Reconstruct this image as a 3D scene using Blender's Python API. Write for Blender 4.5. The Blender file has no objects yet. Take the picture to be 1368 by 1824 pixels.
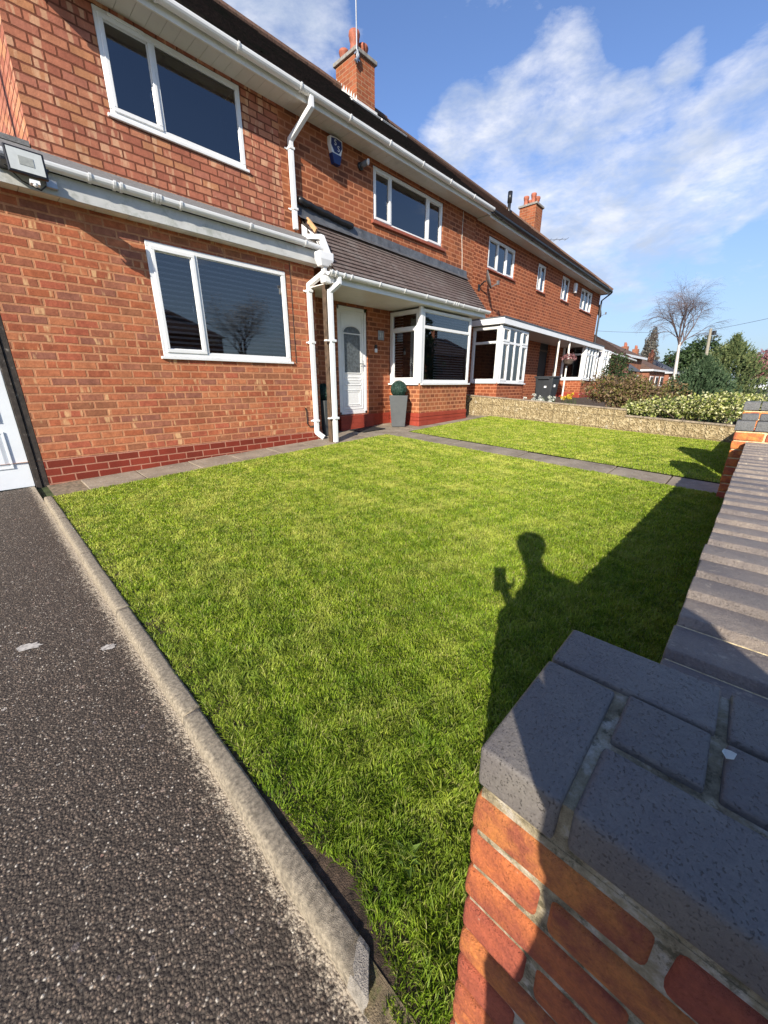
import bpy, math, random
import numpy as np
from mathutils import Vector, Matrix, Quaternion
R=math.radians
scene=bpy.context.scene
C=scene.collection
random.seed(7)
# ------------------------------------------------------------------ camera, light, exposure
YAW,PITCH=R(46.495),R(18.70)
FWD=Vector((math.sin(YAW)*math.cos(PITCH),math.cos(YAW)*math.cos(PITCH),-math.sin(PITCH)))
RGT=Vector((math.cos(YAW),-math.sin(YAW),0)); UP=RGT.cross(FWD)
cam=bpy.data.cameras.new('camera'); camo=bpy.data.objects.new('camera',cam); C.objects.link(camo)
cam.sensor_fit='VERTICAL'; cam.sensor_height=36; cam.sensor_width=27; cam.lens=36*679.5/1824
cam.clip_start=.01; cam.clip_end=3000
CAMROT=Matrix((RGT,UP,-FWD)).transposed()
camo.matrix_world=CAMROT.to_4x4(); scene.camera=camo
SUN=Vector((0.822,0.372,-0.437)).normalized()          # direction the light travels
SUN_EL=math.asin(-SUN.z); SUN_AZ=math.atan2(-SUN.x,-SUN.y)
sl=bpy.data.lights.new('sun','SUN'); sl.energy=4.9; sl.angle=R(.5); sl.color=(1,.925,.80)
so=bpy.data.objects.new('sun',sl); C.objects.link(so); so.rotation_euler=SUN.to_track_quat('-Z','Y').to_euler(); so.location=(-20,-10,20)
scene.view_settings.view_transform='Standard'; scene.view_settings.look='None'; scene.view_settings.exposure=0.65; scene.view_settings.gamma=1
world=bpy.data.worlds.new('World'); scene.world=world; world.use_nodes=True
class NT:
    def __init__(s,t): s.t=t; s.n=t.nodes; s.l=t.links
    def a(s,ty,ins=None,**kw):
        n=s.n.new('ShaderNode'+ty)
        for k,v in kw.items(): setattr(n,k,v)
        for k,v in (ins or {}).items():
            i=n.inputs[k]
            if isinstance(v,bpy.types.NodeSocket): s.l.new(v,i)
            elif isinstance(v,bpy.types.Node): s.l.new(v.outputs[0],i)
            else: i.default_value=v
        return n
    def m(s,op,a,b=None,c=None,clamp=False):
        n=s.a('Math',operation=op,use_clamp=clamp)
        for i,v in enumerate((a,b,c)):
            if v is None: continue
            if isinstance(v,(int,float)): n.inputs[i].default_value=v
            else: s.l.new(v,n.inputs[i])
        return n.outputs[0]
    def mix(s,f,a,b,bt='MIX'):
        n=s.a('Mix',data_type='RGBA',blend_type=bt)
        for i,v in ((0,f),(6,a),(7,b)):
            if isinstance(v,(int,float)): n.inputs[i].default_value=v
            elif isinstance(v,tuple): n.inputs[i].default_value=(*v[:3],1)
            else: s.l.new(v,n.inputs[i])
        return n.outputs[2]
    def ramp(s,f,stops,interp='LINEAR'):
        n=s.a('ValToRGB'); s.l.new(f,n.inputs[0]); e=n.color_ramp; e.interpolation=interp
        while len(e.elements)<len(stops): e.elements.new(.5)
        for el,(p,c) in zip(e.elements,stops): el.position=p; el.color=(*c[:3],1) if isinstance(c,tuple) else (c,c,c,1)
        return n.outputs[0]
    def noise(s,vec,sc,det=2,rough=.5,dist=0):
        n=s.a('TexNoise',{'Scale':sc,'Detail':det,'Roughness':rough,'Distortion':dist}); 
        if vec is not None: s.l.new(vec,n.inputs['Vector'])
        return n.outputs[0]
    def mapr(s,v,a,b,c=0,d=1):
        n=s.a('MapRange',{'Value':v,'From Min':a,'From Max':b,'To Min':c,'To Max':d}); return n.outputs[0]
def world_sky():
    w=NT(world.node_tree); w.n.clear()
    sky=w.a('TexSky',sky_type='NISHITA',sun_disc=False,sun_elevation=SUN_EL,sun_rotation=SUN_AZ,air_density=1.0,dust_density=.5,ozone_density=2.2)
    tc=w.a('TexCoord'); d=tc.outputs['Generated']
    sep=w.a('SeparateXYZ',{'Vector':d}); 
    # clouds live on a high flat layer: project the view direction onto it
    z=w.m('MAXIMUM',sep.outputs[2],.04); zz=w.m('ADD',z,.16)
    px=w.m('DIVIDE',sep.outputs[0],zz); py=w.m('DIVIDE',sep.outputs[1],zz)
    cv=w.a('CombineXYZ',{'X':px,'Y':py,'Z':0.0}).outputs[0]
    ds=w.a('Mapping',{'Vector':d,'Scale':(1,1,2.4),'Location':(.31,.12,.4)}).outputs[0]; n1=w.noise(ds,4.2,8,.60,.1)
    n2=w.noise(ds,11.0,10,.66,.2)
    nn=w.m('ADD',w.m('MULTIPLY',n1,.66),w.m('MULTIPLY',n2,.34)); nn=w.m('MULTIPLY_ADD',nn,1.7,-.35)
    masks=None
    for (c,r,st) in CLOUDS:
        c=Vector(c).normalized()
        dot=w.a('VectorMath',{0:d,1:tuple(c)},operation='DOT_PRODUCT').outputs['Value']
        mk=w.m('MULTIPLY',w.mapr(dot,math.cos(R(r)),1,0,1),st)
        masks=mk if masks is None else w.m('ADD',masks,mk)
    masks=w.m('MINIMUM',masks,.34)
    den=w.mapr(w.m('ADD',nn,masks),.61,.95,0,1)
    den=w.m('MULTIPLY',den,w.mapr(sep.outputs[2],.0,.12,.25,1),clamp=True)
    shade=w.noise(ds,6.0,5,.6,.2)
    ccol=w.mix(w.mapr(shade,.40,.68),(3.5,4.0,5.0),(6.5,6.5,6.8))
    skyc=w.mix(1.0,sky.outputs[0],(.90,.97,1.20),'MULTIPLY')
    # pale haze low over the horizon
    hz=w.mapr(sep.outputs[2],.0,.38,.80,0)
    skyc=w.mix(hz,skyc,(2.3,3.05,3.8))
    col=w.mix(w.m('MULTIPLY',den,.88),skyc,ccol)
    bg=w.a('Background',{'Color':col,'Strength':.108}); out=w.a('OutputWorld'); w.l.new(bg.outputs[0],out.inputs[0])
def pxdir(px,py):
    v=RGT*(px-684)+UP*(912-py)+FWD*679.5
    return v.normalized()
# cloud banks: direction, angular radius in degrees, strength
CLOUDS=[(pxdir(990,165),5.5,.42),(pxdir(1015,125),3,.22),(pxdir(1030,215),3.5,.2),(pxdir(800,255),4.5,.42),(pxdir(890,285),8,.5),(pxdir(985,325),10,.5),(pxdir(1080,350),10,.45),(pxdir(1150,400),6,.3),(pxdir(1335,250),7,.34),(pxdir(1260,320),6,.32),(pxdir(1368,150),5,.3),(pxdir(490,5),8,.42),(pxdir(1215,95),2.2,.25),(pxdir(820,190),2.5,.22),(pxdir(1130,440),9,.22),(pxdir(1300,400),10,.2),(pxdir(1010,390),6,.3)]
world_sky()
# ------------------------------------------------------------------ mesh helpers
def ring(c,n,r,a,b): return [c+a*(r*math.cos(2*math.pi*i/n))+b*(r*math.sin(2*math.pi*i/n)) for i in range(n)]
class MB:
    def __init__(s): s.v=[]; s.f=[]
    def add(s,vs,fs):
        k=len(s.v); s.v+= [tuple(v) for v in vs]; s.f+=[tuple(i+k for i in f) for f in fs]; return s
    def box(s,x0,x1,y0,y1,z0,z1):
        return s.add([(x0,y0,z0),(x1,y0,z0),(x1,y1,z0),(x0,y1,z0),(x0,y0,z1),(x1,y0,z1),(x1,y1,z1),(x0,y1,z1)],
            [(0,3,2,1),(4,5,6,7),(0,1,5,4),(1,2,6,5),(2,3,7,6),(3,0,4,7)])
    def obox(s,c,size,M):
        k=MB().box(-size[0]/2,size[0]/2,-size[1]/2,size[1]/2,-size[2]/2,size[2]/2)
        c=Vector(c); return s.add([c+M@Vector(v) for v in k.v],k.f)
    def quad(s,a,b,c,d): return s.add([a,b,c,d],[(0,1,2,3)])
    def tube(s,pts,r,n=8,cap=True):
        pts=[Vector(p) for p in pts]; rs=r if isinstance(r,(list,tuple)) else [r]*len(pts); vs=[]; fs=[]
        up=None
        for i,p in enumerate(pts):
            t=(pts[min(i+1,len(pts)-1)]-pts[max(i-1,0)]).normalized()
            if up is None: up=Vector((0,0,1)) if abs(t.z)<.9 else Vector((1,0,0))
            a=t.cross(up).normalized(); b=a.cross(t).normalized(); up=b
            vs+=ring(p,n,rs[i],a,b)
        for i in range(len(pts)-1):
            for j in range(n): fs.append((i*n+j,i*n+(j+1)%n,(i+1)*n+(j+1)%n,(i+1)*n+j))
        if cap: fs+=[tuple(range(n))[::-1],tuple(range((len(pts)-1)*n,len(pts)*n))]
        return s.add(vs,fs)
    def lathe(s,c,prof,n=16,axis=(0,0,1)):
        q=Vector((0,0,1)).rotation_difference(Vector(axis)); c=Vector(c); vs=[]; fs=[]
        for r,z in prof: vs+=[c+q@v for v in ring(Vector((0,0,z)),n,r,Vector((1,0,0)),Vector((0,1,0)))]
        for i in range(len(prof)-1):
            for j in range(n): fs.append((i*n+j,i*n+(j+1)%n,(i+1)*n+(j+1)%n,(i+1)*n+j))
        fs+=[tuple(range(n))[::-1],tuple(range((len(prof)-1)*n,len(prof)*n))]
        return s.add(vs,fs)
    def prism(s,poly,fn0,fn1):
        n=len(poly); return s.add([fn0(*p) for p in poly]+[fn1(*p) for p in poly],[tuple(range(n))[::-1],tuple(range(n,2*n))]+[(i,(i+1)%n,n+(i+1)%n,n+i) for i in range(n)])
    def xf(s,fn): s.v=[tuple(fn(*v)) for v in s.v]; return s
    def build(s,name,mat,parent=None,bevel=0,smooth=False,seg=2,warp=True):
        me=bpy.data.meshes.new(name); me.from_pydata([WARP(v) if warp else v for v in s.v],[],s.f); me.update()
        o=bpy.data.objects.new(name,me); C.objects.link(o); me.materials.append(mat)
        if parent is not None: o.parent=parent; o.matrix_parent_inverse=parent.matrix_world.inverted() if False else Matrix.Translation(-abs_loc(parent))
        if bevel: b=o.modifiers.new('bevel','BEVEL'); b.width=bevel; b.segments=seg; b.limit_method='ANGLE'; b.harden_normals=False
        if smooth: me.polygons.foreach_set('use_smooth',[True]*len(me.polygons))
        return o
def abs_loc(o):
    v=Vector(o.location)
    return v
WF=False
def WARP(v):
    if WF and v[0]>8: return (v[0],v[1],v[2]-.02*(v[0]-8))
    return v
def thing(name,label,cat,loc,group=None):
    o=bpy.data.objects.new(name,None); C.objects.link(o); o.location=loc; o.empty_display_size=.1
    return tag(o,label,cat,group)
def tag(o,label,cat,group=None,kind=None):
    o['label']=label; o['category']=cat
    if group: o['group']=group
    if kind: o['kind']=kind
    return o
def struct(o,kind='structure'): o['kind']=kind; return o
def copy_tree(o,parent=None):
    c=o.copy(); C.objects.link(c)
    if parent: c.parent=parent
    for ch in list(o.children): copy_tree(ch,c)
    return c
def np_mesh(name,V,F,mat,parent=None):
    me=bpy.data.meshes.new(name); V=np.asarray(V,np.float32); me.vertices.add(len(V)); me.vertices.foreach_set('co',V.ravel())
    tot=[];idx=[]
    for f in F: tot.append(np.full(len(f),f.shape[1],np.int32)); idx.append(f.astype(np.int32).ravel())
    tot=np.concatenate(tot); idx=np.concatenate(idx)
    me.loops.add(len(idx)); me.loops.foreach_set('vertex_index',idx)
    st=np.concatenate([[0],np.cumsum(tot)[:-1]]).astype(np.int32)
    me.polygons.add(len(tot)); me.polygons.foreach_set('loop_start',st); me.polygons.foreach_set('loop_total',tot)
    me.update(calc_edges=True); me.materials.append(mat)
    o=bpy.data.objects.new(name,me); C.objects.link(o)
    if parent is not None: o.parent=parent; o.matrix_parent_inverse=Matrix.Translation(-Vector(parent.location))
    return o
# ------------------------------------------------------------------ materials
def newmat(name):
    m=bpy.data.materials.new(name); m.use_nodes=True; t=NT(m.node_tree); t.n.clear()
    out=t.a('OutputMaterial'); b=t.a('BsdfPrincipled'); t.l.new(b.outputs[0],out.inputs[0]); t.out=out; t.b=b
    return m,t
def setb(t,**kw):
    for k,v in kw.items():
        i=t.b.inputs[k.replace('_',' ')]
        if isinstance(v,bpy.types.NodeSocket): t.l.new(v,i)
        elif isinstance(v,tuple): i.default_value=(*v,1)
        else: i.default_value=v
def bump(t,h,st=.3,dist=.01):
    n=t.a('Bump',{'Strength':st,'Distance':dist,'Height':h}); t.l.new(n.outputs[0],t.b.inputs['Normal']); return n
def pos(t): return t.a('NewGeometry').outputs['Position']
def simple(name,col,rough=.5,var=.12,nscale=6,spec=.5,metal=0,dirt=None,bumpst=0):
    m,t=newmat(name); p=pos(t)
    n=t.noise(p,nscale,5,.6)
    c2=tuple(c*(1-var*2) for c in col); c1=tuple(min(1,c*(1+var)) for c in col)
    c=t.ramp(n,[(.3,c2),(.7,c1)])
    if dirt:
        d=t.noise(p,dirt[1],8,.7); c=t.mix(t.mapr(d,dirt[2],dirt[2]+.15,0,dirt[3] if len(dirt)>3 else .8),c,dirt[0])
    setb(t,Base_Color=c,Roughness=rough,Metallic=metal,Specular_IOR_Level=spec)
    if bumpst: bump(t,t.noise(p,nscale*6,4),bumpst,.005)
    return m
def wallvec(t,ox=0,oz=0,axisflip=True):
    g=t.a('NewGeometry'); sp=t.a('SeparateXYZ',{'Vector':g.outputs['Position']}); sn=t.a('SeparateXYZ',{'Vector':g.outputs['True Normal']})
    isx=t.m('GREATER_THAN',t.m('ABSOLUTE',sn.outputs[0]),.6)
    u=t.m('ADD',t.m('MULTIPLY',isx,sp.outputs[1]),t.m('MULTIPLY',t.m('SUBTRACT',1,isx),sp.outputs[0]))
    u=t.m('ADD',u,ox); v=t.m('ADD',sp.outputs[2],oz)
    return t.a('CombineXYZ',{'X':u,'Y':v,'Z':0.0}).outputs[0],g.outputs['Position'],u,v,sp
def brick(name,cols,mortar,tint=(1.30,1.24,1.08),*,bw=.2245,bh=.0855,ms=.011,ox=0,oz=0,blotch=None,bumpst=.6,mottle=.25,rough=.85,soot=None):
    m,t=newmat(name); vec,p,u,v,sp=wallvec(t,ox,oz)
    wob=t.a('VectorMath',{0:vec,1:t.a('VectorMath',{0:t.a('TexNoise',{'Scale':9.0,'Detail':2.0,'Vector':p}).outputs['Color'],1:(.5,.5,.5)},operation='SUBTRACT').outputs[0]},operation='ADD')
    w2=t.a('VectorMath',{0:t.a('VectorMath',{0:t.a('TexNoise',{'Scale':14.0,'Detail':2.0,'Vector':p}).outputs['Color'],1:(.5,.5,.5)},operation='SUBTRACT').outputs[0],'Scale':.008},operation='SCALE').outputs[0]
    vv=t.a('VectorMath',{0:vec,1:w2},operation='ADD').outputs[0]
    b=t.a('TexBrick',{'Vector':vv,'Color1':(0,0,0,1),'Color2':(1,1,1,1),'Mortar':(.5,.5,.5,1),'Scale':1.0,'Mortar Size':ms,'Mortar Smooth':.35,'Bias':0.0,'Brick Width':bw,'Row Height':bh})
    b.offset=.5
    rnd=t.a('SeparateColor',{'Color':b.outputs[0]}).outputs[0]
    n=len(cols); c=t.ramp(rnd,[(i/n,k) for i,k in enumerate(cols)],'CONSTANT')
    # fired-clay mottling inside each brick
    mo=t.noise(p,16,6,.65); c=t.mix(t.mapr(mo,.3,.7,0,mottle*2),c,t.mix(1.0,c,(.45,.40,.42),'MULTIPLY'))
    if blotch:
        st=t.a('Mapping',{'Vector':vec,'Scale':(11,2.2,1)}).outputs[0]
        bl=t.noise(t.a('VectorMath',{0:st,1:b.outputs[0]},operation='ADD').outputs[0],1.0,3,.5)
        c=t.mix(t.m('MULTIPLY',t.mapr(bl,blotch[1],blotch[1]+.07,0,1),blotch[2]),c,blotch[0])
    gr=t.noise(p,190,3,.6); c=t.mix(.30,c,t.ramp(gr,[(.3,(.35,.35,.35)),(.7,(1,1,1))]),'MULTIPLY')
    mn=t.ramp(t.noise(p,60,3),[(.3,tuple(k*.75 for k in mortar)),(.7,mortar)])
    # lichen / weather stains over brick and joint alike
    c=t.mix(b.outputs['Fac'],c,mn)
    big=t.noise(p,1.1,4,.6); c=t.mix(.45,c,t.ramp(big,[(.3,(.72,.70,.70)),(.65,(1,1,1))]),'MULTIPLY')
    c=t.mix(1.0,c,tint,'MULTIPLY')
    stv=t.noise(t.a('Mapping',{'Vector':p,'Scale':(5,5,.45)}).outputs[0],1.0,5,.6); c=t.mix(.40,c,t.ramp(stv,[(.35,(.70,.69,.68)),(.62,(1.04,1.03,1.02))]),'MULTIPLY')
    if soot:
        s=t.mapr(sp.outputs[2],soot[0],soot[1]); s=t.m('MULTIPLY',s,t.mapr(t.noise(p,3,5),.35,.6)); c=t.mix(t.m('MULTIPLY',s,soot[2]),c,(.05,.045,.04))
    setb(t,Base_Color=c,Roughness=rough,Specular_IOR_Level=.25)
    h=t.m('ADD',t.m('MULTIPLY',t.m('SUBTRACT',1,b.outputs['Fac']),1),t.m('MULTIPLY',t.noise(p,70,4),.35))
    bump(t,h,bumpst,.007)
    return m
M={}
M['br_low']=brick('brick_orange_pink',[(.46,.15,.075),(.50,.175,.095),(.40,.125,.07),(.52,.19,.10),(.38,.14,.085),(.54,.21,.11),(.47,.14,.085),(.36,.15,.085),(.50,.16,.085),(.34,.14,.10),(.42,.17,.11)],(.46,.22,.13),oz=.80,ms=.012,blotch=((.66,.42,.24),.62,.8),mottle=.4,bumpst=.8)
M['br_up']=brick('brick_pink_mottled',[(.42,.155,.105),(.46,.18,.12),(.49,.21,.135),(.36,.13,.09),(.49,.23,.13),(.42,.165,.12)],(.16,.055,.035),oz=.80,ms=.010,blotch=((.60,.38,.26),.55,.65),bumpst=1)
M['br_main']=brick('brick_brown_red',[(.36,.115,.05),(.28,.09,.042),(.40,.135,.06),(.24,.085,.045),(.38,.12,.058),(.43,.15,.065),(.30,.10,.05)],(.50,.215,.115),(1.10,1.06,1.0),oz=.56,ms=.013,bumpst=.35)
M['br_bay']=brick('brick_header_bond',[(.37,.12,.05),(.27,.09,.045),(.42,.15,.065),(.33,.13,.06),(.40,.13,.06)],(.54,.25,.13),(1.10,1.06,1.0),bw=.155,oz=.56,ms=.014,bumpst=.35)
M['br_chim']=brick('brick_chimney',[(.42,.125,.055),(.36,.11,.05),(.30,.10,.05),(.46,.15,.07),(.40,.13,.05)],(.40,.22,.13),(1.10,1.06,1.0),ms=.010,soot=(5.5,9,.3))
M['br_nbr']=brick('brick_neighbour',[(.33,.095,.04),(.24,.07,.035),(.38,.115,.05),(.28,.09,.045),(.36,.105,.05)],(.52,.21,.11),(1.10,1.06,1.0),bw=.20,ms=.014,bumpst=.35)
M['br_far']=brick('brick_far_houses',[(.30,.12,.075),(.27,.10,.06),(.33,.13,.085)],(.33,.18,.13))
M['plinth']=brick('plinth_red_paint',[(.21,.035,.022),(.25,.045,.028),(.18,.032,.02),(.23,.04,.025)],(.40,.20,.15),oz=.81+.004,ms=.008,mottle=.1,rough=.6,bumpst=.5)
M['plinth2']=brick('plinth_bright_red_paint',[(.29,.050,.034),(.31,.056,.038),(.27,.047,.033)],(.25,.045,.032),oz=.6,ms=.006,mottle=.06,rough=.5,bumpst=.5)
M['upvc']=simple('white_upvc',(.80,.80,.79),.28,.04,3,dirt=((.55,.53,.48),14,.62,.35))
M['upvc_old']=simple('cream_gutter_plastic',(.78,.76,.70),.35,.05,3,dirt=((.42,.40,.34),9,.58,.5))
M['soffit']=simple('soffit_board',(.66,.635,.57),.45,.05,2,dirt=((.42,.40,.35),5,.6,.5))
M['cream']=simple('cream_paint',(.80,.77,.68),.4,.05,5,dirt=((.30,.24,.18),22,.66,.8))
M['fasciadirty']=simple('fascia_grey_lichen',(.56,.56,.54),.5,.06,6,dirt=((.22,.24,.19),7,.52,.55))
M['black']=simple('black_plastic',(.018,.018,.02),.35,.1,8)
M['timber']=simple('blackened_timber',(.045,.035,.028),.8,.3,20,dirt=((.32,.28,.24),18,.60,.9),bumpst=.5)
M['post']=simple('weathered_post',(.10,.065,.04),.75,.3,12,dirt=((.25,.18,.12),16,.62,.6),bumpst=.5)
M['rawwood']=simple('raw_pine',(.62,.36,.17),.7,.15,20)
M['lead']=simple('lead_flashing',(.10,.105,.115),.5,.25,7,dirt=((.30,.30,.31),5,.6,.6),metal=.0)
M['felt']=simple('grey_felt',(.20,.195,.19),.95,.2,40,dirt=((.08,.08,.075),6,.55,.7),bumpst=.6)
M['white_mortar']=simple('white_flashing',(.72,.71,.69),.7,.08,20)
M['concrete']=simple('concrete_grey',(.28,.26,.23),.9,.2,18,dirt=((.12,.11,.09),8,.55,.7),bumpst=.5)
M['terracotta']=simple('terracotta',(.40,.12,.065),.7,.2,14,dirt=((.10,.07,.06),8,.58,.8))
M['planter']=simple('grey_fibre_clay',(.085,.09,.092),.5,.06,9)
M['topiary']=simple('topiary_green',(.035,.085,.06),.7,.3,60)
M['mat']=simple('black_rubber_mat',(.012,.012,.012),.8,.1,30)
M['binplastic']=simple('bin_grey_plastic',(.035,.038,.042),.45,.1,6)
M['steel']=simple('galvanised_steel',(.42,.43,.44),.4,.1,12,metal=.7)
M['dish']=simple('dish_grey',(.13,.13,.135),.55,.1,12)
M['navy']=simple('navy_plastic',(.012,.03,.13),.3,.05,8)
M['white']=simple('white_paint_plain',(.82,.82,.82),.4,.03,8)
M['chrome']=simple('chrome',(.6,.6,.6),.2,.03,8,metal=1)
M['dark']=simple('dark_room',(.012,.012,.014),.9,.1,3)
M['curtain']=simple('pale_curtain',(.50,.50,.48),.8,.15,9)
M['slat']=simple('blind_slat',(.62,.62,.62),.5,.05,9)
M['skin']=simple('skin',(.45,.26,.19),.5,.05,20)
M['cloth']=simple('dark_cloth',(.04,.045,.06),.85,.2,20)
M['hair']=simple('brown_hair',(.04,.025,.015),.6,.2,40)
M['glassblk']=simple('phone_glass',(.01,.01,.012),.1,.02,8)
M['lamp_lens']=simple('lamp_lens',(.55,.57,.55),.15,.04,20)
M['ivory']=simple('ivory_label',(.75,.76,.74),.4,.04,20)
def glass_mat(name,ior=1.75,tint=.75):
    m=bpy.data.materials.new(name); m.use_nodes=True; t=NT(m.node_tree); t.n.clear(); out=t.a('OutputMaterial')
    fr=t.a('Fresnel',{'IOR':ior}); gl=t.a('BsdfGlossy',{'Color':(1,1,1,1),'Roughness':.012}); tr=t.a('BsdfTransparent',{'Color':(tint,tint,tint*1.02,1)})
    mx=t.a('MixShader',{0:fr.outputs[0],1:tr.outputs[0],2:gl.outputs[0]}); t.l.new(mx.outputs[0],out.inputs[0]); return m
M['glass']=glass_mat('window_glass',2.2,.85)
M['glass_frost']=simple('obscure_glass',(.10,.115,.125),.16,.3,20,bumpst=.5)
def tile_mat(name,col,moss,mk=.5,rough=.85,tw=.165,spec=.3):
    m,t=newmat(name); p=pos(t); sp=t.a('SeparateXYZ',{'Vector':p})
    n=t.noise(p,26,5,.6); c=t.ramp(n,[(.3,tuple(k*.6 for k in col)),(.7,tuple(k*1.25 for k in col))])
    d=t.noise(p,2.6,8,.7); c=t.mix(t.m('MULTIPLY',t.mapr(d,.48,.62),mk),c,moss)
    ve=t.m('FRACT',t.m('DIVIDE',sp.outputs[0],tw)); j=t.m('LESS_THAN',ve,.05)
    c=t.mix(t.m('MULTIPLY',j,.6),c,(.02,.018,.017))
    setb(t,Base_Color=c,Roughness=rough,Specular_IOR_Level=spec); bump(t,t.noise(p,60,5),.4,.006); return m
M['tile_porch']=tile_mat('porch_concrete_tiles',(.155,.115,.10),(.24,.22,.20),.35,.7,.3)
M['tile_old']=tile_mat('old_mossy_tiles',(.05,.033,.026),(.018,.022,.012),.7)
M['tile_brown']=tile_mat('brown_clay_tiles',(.15,.085,.06),(.10,.075,.05),.5)
M['tile_slate']=tile_mat('grey_slate',(.10,.105,.12),(.07,.07,.075),.5)
# ------------------------------------------------------------------ ground heights
def H(x,y):
    xc=min(max(x,-4),15); b=-1.083+.035*xc+.043*(min(max(y,-.5),5.56)-5.56)
    if x>15:
        k=min(1,(x-15)/20); k=k*k*(3-2*k); b=b*(1-k)+(-1.02)*k
    return b
def sheet(name,xs,ys,off,mat):
    m=MB(); vs=[(x,y,H(x,y)+off) for y in ys for x in xs]; nx=len(xs)
    m.add(vs,[(j*nx+i,j*nx+i+1,(j+1)*nx+i+1,(j+1)*nx+i) for j in range(len(ys)-1) for i in range(nx-1)])
    return m.build(name,mat,warp=False,smooth=True)
def lin(a,b,n): return [a+(b-a)*i/n for i in range(n+1)]
def asphalt(name,base,stones=.35,edge=True):
    m,t=newmat(name); p=pos(t); sp=t.a('SeparateXYZ',{'Vector':p})
    wv=t.a('VectorMath',{0:p,1:t.a('VectorMath',{0:t.a('TexNoise',{'Scale':45.0,'Detail':3.0,'Vector':p}).outputs['Color'],'Scale':.009},operation='SCALE').outputs[0]},operation='ADD').outputs[0]; vo=t.a('TexVoronoi',{'Vector':wv,'Scale':140.0,'Randomness':1.0}); vd=vo.outputs['Distance']; rc=t.a('SeparateColor',{'Color':vo.outputs['Color']})
    cols=t.ramp(rc.outputs[0],[(0,tuple(k*.55 for k in base)),(.35,base),(.60,tuple(k*1.45 for k in base)),(.80,(base[0]*2.1,base[1]*2.05,base[2]*2.0)),(.91,(.46,.38,.29)),(.965,(.74,.66,.54))],'CONSTANT')
    gn=t.noise(p,70,6,.75); cols=t.mix(t.mapr(gn,.46,.60,0,.6),cols,tuple(k*.35 for k in base)); c=t.mix(t.mapr(vd,.28,.62,0,.95),cols,tuple(k*.3 for k in base))
    vo2=t.a('TexVoronoi',{'Vector':p,'Scale':33.0,'Randomness':1.0}); r2=t.a('SeparateColor',{'Color':vo2.outputs['Color']})
    pk=t.m('MULTIPLY',t.m('GREATER_THAN',r2.outputs[0],.80),t.m('LESS_THAN',vo2.outputs['Distance'],t.m('MULTIPLY',r2.outputs[1],.33)))
    c=t.mix(t.m('MULTIPLY',pk,.8),c,t.ramp(r2.outputs[2],[(0,(.30,.22,.17)),(.4,(.16,.13,.12)),(.7,(.50,.44,.37)),(.9,(.40,.24,.18))],'CONSTANT'))
    big=t.noise(p,1.3,5,.6); c=t.mix(.5,c,t.ramp(big,[(.3,(.62,.60,.60)),(.7,(1,1,1))]),'MULTIPLY')
    if edge:
        # cement haunching smeared along the edging, and two old white paint scuffs
        e=t.m('POWER',t.mapr(sp.outputs[0],.10,.29,0,1),2.2); nz=t.noise(p,60,8,.8)
        ef=t.m('MULTIPLY',t.mapr(t.m('ADD',nz,t.m('MULTIPLY',e,.34)),.70,.80),.9)
        c=t.mix(ef,c,(.46,.385,.285))
        for (sx,sy,sz) in ((.10,2.02,.055),(-.08,2.02,.045)): pass
    setb(t,Base_Color=c,Roughness=.75,Specular_IOR_Level=.4)
    h=t.m('ADD',t.m('ADD',t.m('MULTIPLY',t.m('SUBTRACT',1,vd),.7),t.m('MULTIPLY',gn,.8)),t.m('MULTIPLY',pk,.5)); bump(t,h,1.0,.006)
    return m
M['asphalt']=asphalt('asphalt_exposed_stone',(.150,.112,.082))
M['road']=asphalt('road_asphalt',(.06,.06,.062),edge=False)
M['pave']=simple('pavement_concrete',(.22,.20,.18),.9,.15,8,bumpst=.4)
M['soil']=simple('dark_soil',(.085,.055,.035),.95,.35,40,bumpst=1)
M['earth']=simple('tan_earth',(.20,.15,.09),.95,.35,45,dirt=((.08,.09,.03),22,.5,.8),bumpst=1)
M['earthgreen']=simple('rough_grass_ground',(.055,.075,.02),.95,.35,8,bumpst=.5)
def slabs(name):
    m,t=newmat(name); p=pos(t)
    n=t.noise(p,3.2,6,.6); c=t.ramp(n,[(.3,(.19,.15,.11)),(.5,(.28,.23,.17)),(.72,(.38,.315,.235))])
    sp=t.noise(p,24,4,.8); c=t.mix(t.mapr(sp,.60,.66,0,.85),c,(.52,.48,.42))
    g=t.noise(p,110,3); c=t.mix(.4,c,t.ramp(g,[(.3,(.5,.5,.5)),(.7,(1,1,1))]),'MULTIPLY')
    setb(t,Base_Color=c,Roughness=.8); bump(t,t.noise(p,45,6),.5,.006); return m
M['slab']=slabs('paving_slabs')
M['slabjoint']=simple('slab_joint',(.24,.18,.12),.95,.3,30,dirt=((.05,.06,.03),12,.5,.6))
M['path2']=slabs('front_path_slabs')
def lawn_base():
    m,t=newmat('lawn_ground'); p=pos(t); n=t.noise(p,2.2,6,.6); c=t.ramp(n,[(.35,(.09,.13,.018)),(.65,(.17,.19,.035))])
    c=t.mix(t.mapr(t.noise(p,30,4),.5,.7,0,.6),c,(.07,.05,.025)); setb(t,Base_Color=c,Roughness=.95); bump(t,t.noise(p,50,5),1,.02); return m
M['lawn']=lawn_base()
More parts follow.
